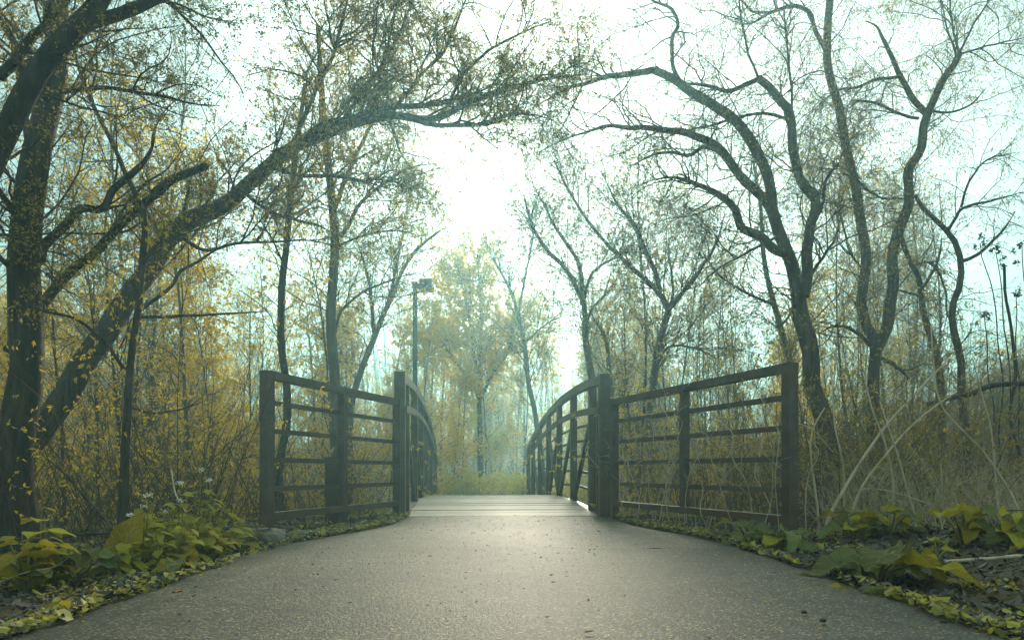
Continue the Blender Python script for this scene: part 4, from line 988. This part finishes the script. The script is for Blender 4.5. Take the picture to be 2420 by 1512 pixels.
# ------------------------------------------------------------------ broad-leaved plants
def leaf_mesh(name, L, W, nu, nv, wave, cup, bend, heart=.12, teeth=0.0, seed=0, tipp=1.0):
    r_ = np.random.default_rng(seed); ph = r_.uniform(0, 6, 3)
    u = np.linspace(0, 1, nu); v = np.linspace(-1, 1, nv)
    V, Q, UV = [], [], []
    for a in u:
        prof = (np.sin(np.pi*min(1, a*.93+.07)**.62)**.75)*(1-.15*a)
        for b in v:
            w = W*.5*prof*(1+teeth*math.sin(a*40+ph[0])*(abs(b) > .9))
            x = a*L - heart*L*abs(b)**1.5*(1-a)**3
            y = b*w
            e = abs(b)**2
            z = cup*W*e*prof + wave*L*e*math.sin(a*11+ph[1]+(2 if b > 0 else 0)) + .25*wave*L*math.sin(a*17+b*3+ph[2])
            ang = bend*a
            X = x*math.cos(ang*.5); Zb = -x*math.sin(ang*.5)
            V.append((X, y, z+Zb)); UV.append((a, b))
    for i in range(nu-1):
        for j in range(nv-1):
            k = i*nv+j; Q.append((k, k+nv, k+nv+1, k+1))
    return mesh_from(V, Q, name, smooth=True, uv=UV)
burd = [leaf_mesh('leaf', 1.0, .74, 19, 11, .075, .16, .5+.3*i, .16, .03, seed=i) for i in range(4)]
must = [leaf_mesh('leaf', 1.0, .82, 9, 7, .02, .08, .4+.3*i, .14, .22, seed=10+i) for i in range(3)]
def mset(meshes, mat):
    out = []
    for m in meshes:
        c = m.copy(); c.materials.clear(); c.materials.append(mat); out.append(c)
    return out
burd_g, burd_y, must_m = mset(burd, M['burdock']), mset(burd, M['burdock_yellow']), mset(must, M['mustard'])

def burdock(x, y, label, n, size, hgt, yellow=.3, seed=0, face=None):
    r_ = np.random.default_rng(seed); z = float(ground_z(x, y))
    root = thing('burdock_plant', label, 'plant', (x, y, z), 'burdock plants')
    n = int(n*1.4)
    for i in range(n):
        az = (2*np.pi*i/n+r_.normal()*.35) if face is None else face+r_.normal()*.9
        L = size*r_.uniform(.45, 1.0); el = r_.uniform(.25, 1.15)
        hz_ = hgt*r_.uniform(.35, 1.1); out_ = size*r_.uniform(.12, .5)
        tip = np.array([math.cos(az)*out_, math.sin(az)*out_, hz_])
        me = (burd_y if r_.uniform() < yellow else burd_g)[r_.integers(4)]
        lf = link('leaf', me, None, root); lf.location = tip; lf.scale = (L,)*3
        lf.rotation_euler = (r_.normal()*.25, r_.uniform(-.55, .35), az+r_.normal()*.25)
        P, R = resample(np.array([[0, 0, -.03], tip*.5+[0, 0, .02], tip]), np.array([.010, .008, .006])*size/.3, 8)
        v, q, _ = tube_arrays(P[None], R[None], 6); link('stalk', mesh_from(v, q, 'stalk', smooth=True), M['stalk'], root)
    return root
def gpt(px, py, d): p_ = at(px, py, d); return p_[0], p_[1]
B = [((2075, 3.25), 'large burdock with broad ruffled leaves overhanging the right edge of the asphalt', 10, .34, .17, .35),
     ((1770, 4.75), 'burdock with crinkled grey-green leaves below the right railing', 9, .30, .16, .12),
     ((1845, 4.55), 'small burdock hard against the foot of the right railing end post', 6, .24, .14, .3),
     ((2010, 4.9), 'burdock just right of the right railing end post', 6, .26, .18, .5),
     ((2105, 4.8), 'yellowing burdock in front of the rusty dry weeds', 7, .27, .18, .6),
     ((2275, 4.2), 'burdock with upright pointed leaves behind the dark fallen branch', 6, .26, .22, .85),
     ((2385, 4.0), 'burdock at the right edge of the photo above the pale pole', 7, .28, .20, .7),
     ((2215, 3.7), 'lone young burdock in the ground cover between fallen poles', 3, .15, .12, .8),
     ((2030, 2.85), 'low torn burdock leaves lying over the asphalt edge at right', 4, .22, .04, .2),
     ((60, 3.0), 'burdock with soft green leaves at the left edge of the photo', 11, .19, .20, .6),
     ((195, 3.3), 'burdock with drooping leaves right of the tall nettle-like plant', 9, .17, .15, .6),
     ((420, 3.55), 'burdock seedling at the asphalt edge below the flowering mustard', 5, .16, .09, .7),
     ((590, 4.9), 'small burdock in front of the concrete block', 5, .18, .12, .5)]
for i, ((px, d), lab, n, sz, hg, yl) in enumerate(B):
    x, y = gpt(px, 1200, d); burdock(x, y, lab, n, sz, hg, yl, 20+i)
# the single tall burdock leaf at the left
x, y = gpt(290, 1300, 3.55); z = float(ground_z(x, y))
bl = thing('burdock_plant', 'single tall upright burdock leaf standing at the left of the path', 'plant', (x, y, z), 'burdock plants')
lf = link('leaf', burd_y[1], None, bl); lf.location = (-.01, 0, .10); lf.scale = (.25,)*3; lf.rotation_euler = (R2(84), R2(-74), R2(8))
P, R = resample(np.array([[.03, 0, -.02], [.01, 0, .05], [-.01, 0, .12]]), np.array([.007, .006, .005]), 6); v, q, _ = tube_arrays(P[None], R[None], 6); link('stalk', mesh_from(v, q, 'stalk', smooth=True), M['stalk'], bl)

def mustard(x, y, h_, label, seed, flowers=True, lsz=.11, group='garlic mustard plants'):
    r_ = np.random.default_rng(seed); z = float(ground_z(x, y))
    root = thing('mustard_plant', label, 'plant', (x, y, z), group)
    ln = r_.normal(size=2)*.10*h_
    P, R = resample(np.array([[0, 0, -.02], [ln[0]*.3, ln[1]*.3, h_*.45], [ln[0], ln[1], h_]]), np.array([.005, .004, .0022]), 9)
    v, q, _ = tube_arrays(P[None], R[None], 5); link('stem', mesh_from(v, q, 'stem', smooth=True), M['stalk'], root)
    n = int(7+h_*22); az = r_.uniform(0, 6)
    for i in range(n):
        f = .12+.83*i/n; p_ = P[min(8, int(f*8))]; az += 2.2+r_.normal()*.3
        L = lsz*(1.25-.75*f)*r_.uniform(.8, 1.3)
        off = np.array([math.cos(az), math.sin(az), .25])*L*.35
        lf = link('leaf', must_m[r_.integers(3)], None, root); lf.location = p_+off; lf.scale = (L,)*3
        lf.rotation_euler = (r_.normal()*.2, r_.uniform(-.35, .5), az)
    if flowers:
        n = 26; c = P[-1]+r_.normal(size=(n, 3))*np.array([.012, .012, .006])+[0, 0, .006]
        a = unit(r_.normal(size=(n, 3))); b = unit(np.cross(a, r_.normal(size=(n, 3)))); s_ = .006
        v = np.stack([c-a*s_, c+b*s_, c+a*s_, c-b*s_], 1).reshape(-1, 3)
        link('flowers', mesh_from(v, np.arange(n*4).reshape(n, 4), 'flowers'), M['petal'], root)
    return root
MU = [(95, 3.1, .42, False, 'tall leafy nettle-like plant at the left edge of the photo'), (120, 3.2, .30, False, 'shorter leafy plant beside the tall nettle-like one'),
      (60, 3.15, .26, False, 'low leafy plant left of the tall nettle-like one')]
for i, (px, d, h_, fl, lab) in enumerate(MU):
    x, y = gpt(px, 1300, d); mustard(x, y, h_, lab, 50+i, fl, .12, 'leafy weeds at the left edge')
fx = [(318, 3.7, .30, 1), (345, 3.75, .40, 1), (372, 3.9, .34, 0), (398, 3.95, .30, 1), (420, 4.0, .46, 1), (440, 4.0, .36, 1), (470, 4.1, .54, 1), (492, 4.2, .48, 1), (510, 4.25, .38, 0),
      (528, 4.3, .34, 0), (545, 4.4, .30, 0), (360, 3.6, .24, 0), (410, 3.7, .26, 0), (455, 3.85, .28, 0), (500, 4.0, .24, 0), (335, 3.9, .34, 1), (385, 3.6, .20, 0), (300, 3.5, .22, 0), (350, 4.1, .36, 0), (405, 4.2, .38, 0), (430, 3.75, .24, 0), (480, 3.95, .30, 0), (520, 4.1, .26, 0), (560, 4.5, .26, 0), (450, 4.3, .40, 0), (275, 3.45, .2, 0), (390, 3.8, .30, 0)]
for i, (px, d, h_, fl) in enumerate(fx):
    x, y = gpt(px, 1300, d)
    lab = 'flowering mustard plant with small white flowers in the left clump' if fl else 'leafy mustard plant without flowers in the left clump'
    mustard(x, y, h_, lab, 70+i, bool(fl), .105)
for i, (px, d, h_) in enumerate([(715, 5.35, .16), (742, 5.5, .20), (770, 5.7, .16), (690, 5.15, .14), (905, 7.0, .16), (930, 7.2, .14)]):
    x, y = gpt(px, 1250, d); mustard(x, y, h_, 'short leafy weed under the bottom rail of the left railing', 100+i, False, .07, 'weeds under the left railing')

# ------------------------------------------------------------------ canes, fallen branches, vines
def cane(name, label, cat, pts, w, d0, d1=None, mat='cane', ground=False, K=20, group=None, sides=7, z_on_ground=False):
    P, R = limb(pts, w, d0, d1, K=K, ground=ground, wob=.2)
    if z_on_ground: P[:, 2] = ground_z(P[:, 0], P[:, 1])+R+.015
    base = P[0].copy(); base[2] = max(base[2], float(ground_z(base[0], base[1])))
    v, q, tr = tube_arrays(P[None], R[None], sides, .06, True)
    o = link(name, mesh_from(v-base, q, name, tr, smooth=True), M[mat]); o.location = base
    return tag(o, label, cat, group)
G = 'dead canes on the right bank'
cane('dead_cane', 'thickest pale cane leaning right, beside the right railing end post', 'cane', [(1957, 1230), (1998, 1150), (2049, 1068), (2095, 1004), (2172, 920), (2240, 850)], (9, 7, 4), 5.2, 5.6, ground=True, group=G)
cane('dead_cane', 'pale cane leaning right, parallel to the thickest one', 'cane', [(2010, 1225), (2026, 1173), (2049, 1130), (2090, 1078), (2141, 1019), (2198, 968), (2260, 925)], (6, 5, 3), 5.1, 5.4, ground=True, group=G)
cane('dead_cane', 'pale cane leaning left that crosses both right-leaning canes', 'cane', [(2106, 1240), (2110, 1130), (2098, 1078), (2085, 1027), (2064, 976), (2049, 920), (2040, 880)], (6, 5, 3), 5.3, 5.5, ground=True, group=G)
cane('dead_cane', 'thin cane rising from the rusty weeds to the crossing point', 'cane', [(2164, 1242), (2141, 1145), (2116, 1058), (2098, 1004), (2080, 950)], (5, 4, 2), 5.1, 5.4, ground=True, group=G)
cane('dead_cane', 'long pale cane bowing down to the right edge of the photo', 'cane', [(2410, 1215), (2400, 1188), (2364, 1124), (2320, 1063), (2274, 1017), (2228, 963), (2213, 920), (2205, 850), (2200, 770)], (6, 5, 3), 5.0, 5.4, ground=True, group=G)
cane('dead_cane', 'upright grey cane near the right edge of the photo', 'cane', [(2362, 1215), (2359, 1201), (2351, 1099), (2341, 1009), (2320, 932), (2300, 850)], (5, 4, 2), 5.3, 5.5, ground=True, group=G)
cane('dead_cane', 'crooked white cane with a kink right beside the railing end post', 'cane', [(1934, 1230), (1923, 1132), (1916, 1084), (1916, 1035), (1929, 996), (1949, 963)], (6, 5, 3), 5.0, 5.2, ground=True, group=G)
cane('dead_cane', 'straight pale cane rising behind the kinked white one', 'cane', [(1995, 1225), (1990, 1086), (1975, 1022), (1970, 971), (1967, 920), (1962, 860)], (6, 4, 3), 5.5, 5.7, ground=True, group=G)
cane('dead_cane', 'thin pale stem arching over the rusty weeds', 'cane', [(2225, 1240), (2208, 1199), (2159, 1178), (2110, 1162), (2054, 1154), (2013, 1160)], (3, 3, 2), 4.9, 5.0, ground=True, group=G)
cane('dead_cane', 'short straight stalk standing in the middle of the rusty weeds', 'cane', [(2229, 1240), (2228, 1200), (2226, 1150), (2223, 1095)], (5, 4, 3), 5.2, 5.2, ground=True, group=G)
cane('fallen_log', 'dark horizontal trunk hanging across the right bank', 'log', [(2190, 955), (2223, 945), (2287, 932), (2338, 913), (2440, 904)], (10, 13, 13), 7.2, 7.0, mat='bark_dark')
cane('fallen_branch', 'short dark broken branch lying among the burdocks at right', 'branch', [(2128, 1247), (2172, 1252), (2215, 1250), (2262, 1247)], (9, 11, 6), 4.2, 4.2, mat='bark_dark', z_on_ground=True)
cane('fallen_stick', 'pale stick lying slantwise under the dark broken branch', 'stick', [(2085, 1278), (2172, 1248), (2235, 1229)], (6, 5), 4.0, 4.5, z_on_ground=True)
cane('fallen_pole', 'pale straight pole lying on the ground at the right edge', 'pole', [(2232, 1296), (2330, 1298), (2470, 1302)], (8, 11), 3.62, 3.5, z_on_ground=True)
cane('fallen_branch', 'thin dark bare branch lying across the right bank above the burdocks', 'branch', [(2259, 1224), (2320, 1216), (2375, 1206), (2440, 1206)], (4, 3), 4.7, 4.6, mat='bark_dark')
cane('fallen_branch', 'long crooked branch lying across the floor of the left wood', 'branch', [(-40, 1290), (90, 1278), (168, 1264), (210, 1260), (270, 1258), (345, 1247), (420, 1244)], (11, 9, 7, 4), 4.6, 5.2, mat='bark_brown')
cane('leaning_stick', 'dark bent stick leaning against the bushes left of the burdock leaf', 'stick', [(283, 1300), (258, 1242), (237, 1212), (195, 1167), (156, 1122), (111, 1083)], (7, 6, 4), 4.3, 4.6, mat='bark_dark', ground=True)
cane('dry_twig', 'pale dry twig arching over the leaves at the left edge', 'twig', [(-10, 1378), (60, 1352), (90, 1346), (130, 1338), (160, 1318)], (3.5, 2), 2.9, 2.9)
cane('dry_twig', 'small pale forked twig sticking out of the litter at left', 'twig', [(205, 1372), (195, 1345), (180, 1325), (170, 1300)], (4, 2.5), 3.3, 3.3, ground=True)
cane('leaning_stick', 'pale thin stick slanting through the flowering mustard clump', 'stick', [(470, 1265), (440, 1210), (415, 1165), (405, 1110)], (5, 3), 4.4, 4.8, ground=True)
cane('fallen_stick', 'rusty stick lying on the asphalt edge beneath the left railing', 'stick', [(778, 1306), (810, 1292), (850, 1283)], (4, 3), 5.0, 5.3, mat='cane', z_on_ground=True)
cane('fallen_branch', 'grey rotten branch on the ground behind the left railing post', 'branch', [(520, 1232), (570, 1240), (640, 1243), (700, 1250)], (12, 14, 8), 5.9, 6.1, mat='bark_grey', z_on_ground=True)
cane('dry_twig', 'forked dry twig lying on the asphalt below the right railing', 'twig', [(1515, 1296), (1545, 1294), (1590, 1299)], (2, 2), 4.4, 4.35, mat='twig', z_on_ground=False)

# dry vines: they climb and hang over the right railing
def vines():
    ax, ay = np.array(RA), np.array(RB)
    for i in range(34):
        f = rng.uniform(.0, 1); p_ = ax*(1-f)+ay*f
        nrm = np.array([ay[1]-ax[1], -(ay[0]-ax[0])]); nrm /= np.linalg.norm(nrm)
        off = rng.uniform(-.10, .16)
        n = 7; hmax = rng.uniform(.55, 1.38)
        along = (ay-ax)/np.linalg.norm(ay-ax); drift = rng.normal()*.45
        t = np.linspace(0, 1, n)
        hz_ = hmax*np.sin(t*np.pi*rng.uniform(.45, .8))
        q2 = p_[None]+along[None]*(drift*t)[:, None]+nrm[None]*(off+.05*np.cumsum(rng.normal(size=n)))[:, None]+rng.normal(size=(n, 2))*.025
        P = np.concatenate([q2, hz_[:, None]+rng.normal(size=(n, 1))*.03], 1); P[0, 2] = float(ground_z(P[0, 0], P[0, 1]))-.02
        P, R = resample(P, rng.uniform(.0035, .0062)*np.linspace(1, .5, n), 24)
        base = P[0].copy()
        mb = MB(); v, q, _ = tube_arrays(P[None], R[None], 5, .05); mb.add(v-base, q)
        P1, R1 = sprout(P[None], R[None], 7, L=.28, ang=.9, K=5, wig=.25, rr=.0034, t0=.3); v, q, _ = tube_arrays(P1, R1, 3); mb.add(v-base, q)
        o = mb.build('dry_vine', M['cane'], smooth=True); o.location = base
        tag(o, 'thin pale dry vine climbing through the bars of the right railing', 'vine', 'dry vines on the right railing')
    for i in range(7):
        ax_, ay_ = np.array(LA), np.array(LB)
        f = rng.uniform(.3, .9); p_ = ax_*(1-f)+ay_*f; n = 6; t = np.linspace(0, 1, n); hm = rng.uniform(.5, 1.15)
        q2 = p_[None]+np.stack([-.09+.1*rng.normal(size=n).cumsum()*.4, rng.normal()*.3*t+.03*rng.normal(size=n)], -1)
        P = np.concatenate([q2, (hm*np.sin(t*1.9))[:, None]], 1); P[0, 2] = -.06
        P, R = resample(P, rng.uniform(.0025, .0045)*np.linspace(1, .5, n), 20); base = P[0].copy()
        mb = MB(); v, q, _ = tube_arrays(P[None], R[None], 5, .05); mb.add(v-base, q)
        P1, R1 = sprout(P[None], R[None], 6, L=.25, ang=.9, K=5, wig=.25, rr=.002, t0=.3); v, q, _ = tube_arrays(P1, R1, 3); mb.add(v-base, q)
        o = mb.build('dry_vine', M['cane'], smooth=True); o.location = base
        tag(o, 'thin dry vine climbing through the bars of the left railing', 'vine', 'dry vines on the left railing')
vines()
# single leaves and crumbs on the asphalt
def one_leaf(px, py, L, label, mat, rz):
    d = CAM_H*1613/(py-1112); x, y = gpt(px, py, d)
    me = leaf_mesh('fallen_leaf', L, L*.55, 7, 5, .06, .25, -.3, .05, seed=int(px)); me.materials.append(mat)
    o = link('fallen_leaf', me); o.location = (x, y, .016); o.rotation_euler = (0, 0, rz)
    tag(o, label, 'leaf')
ORANGE = plain_mat('orange_leaf', [(.42, .17, .03), (.55, .26, .05)], 30, .7, .1)
for px, py, L, lab, rz in [(408, 1410, .05, 'orange curled leaf lying on the asphalt at the left', .3), (1300, 1368, .032, 'orange dry leaf on the asphalt right of the middle', 1.0), (1310, 1385, .026, 'small orange leaf just nearer than the other orange leaf', 2.0),
                           (1288, 1470, .022, 'tiny orange leaf in the near middle of the asphalt', .5), (1382, 1506, .03, 'orange leaf at the very bottom of the photo', .1), (1018, 1321, .03, 'pale orange leaf near the seam on the asphalt', 2.2)]:
    one_leaf(px, py, L, lab, ORANGE, rz)
for px, py, lab in [(1945, 1472, 'small black dropping on the asphalt, second from the right'), (2230, 1475, 'small black dropping on the asphalt near the right verge'), (1900, 1452, 'small black dropping farther up the asphalt at right')]:
    d = CAM_H*1613/(py-1112); x, y = gpt(px, py, d)
    tag(rock('dropping', (x, y, .01), (.010, .006, .006), int(px), M['seed'], .8), lab, 'dropping')
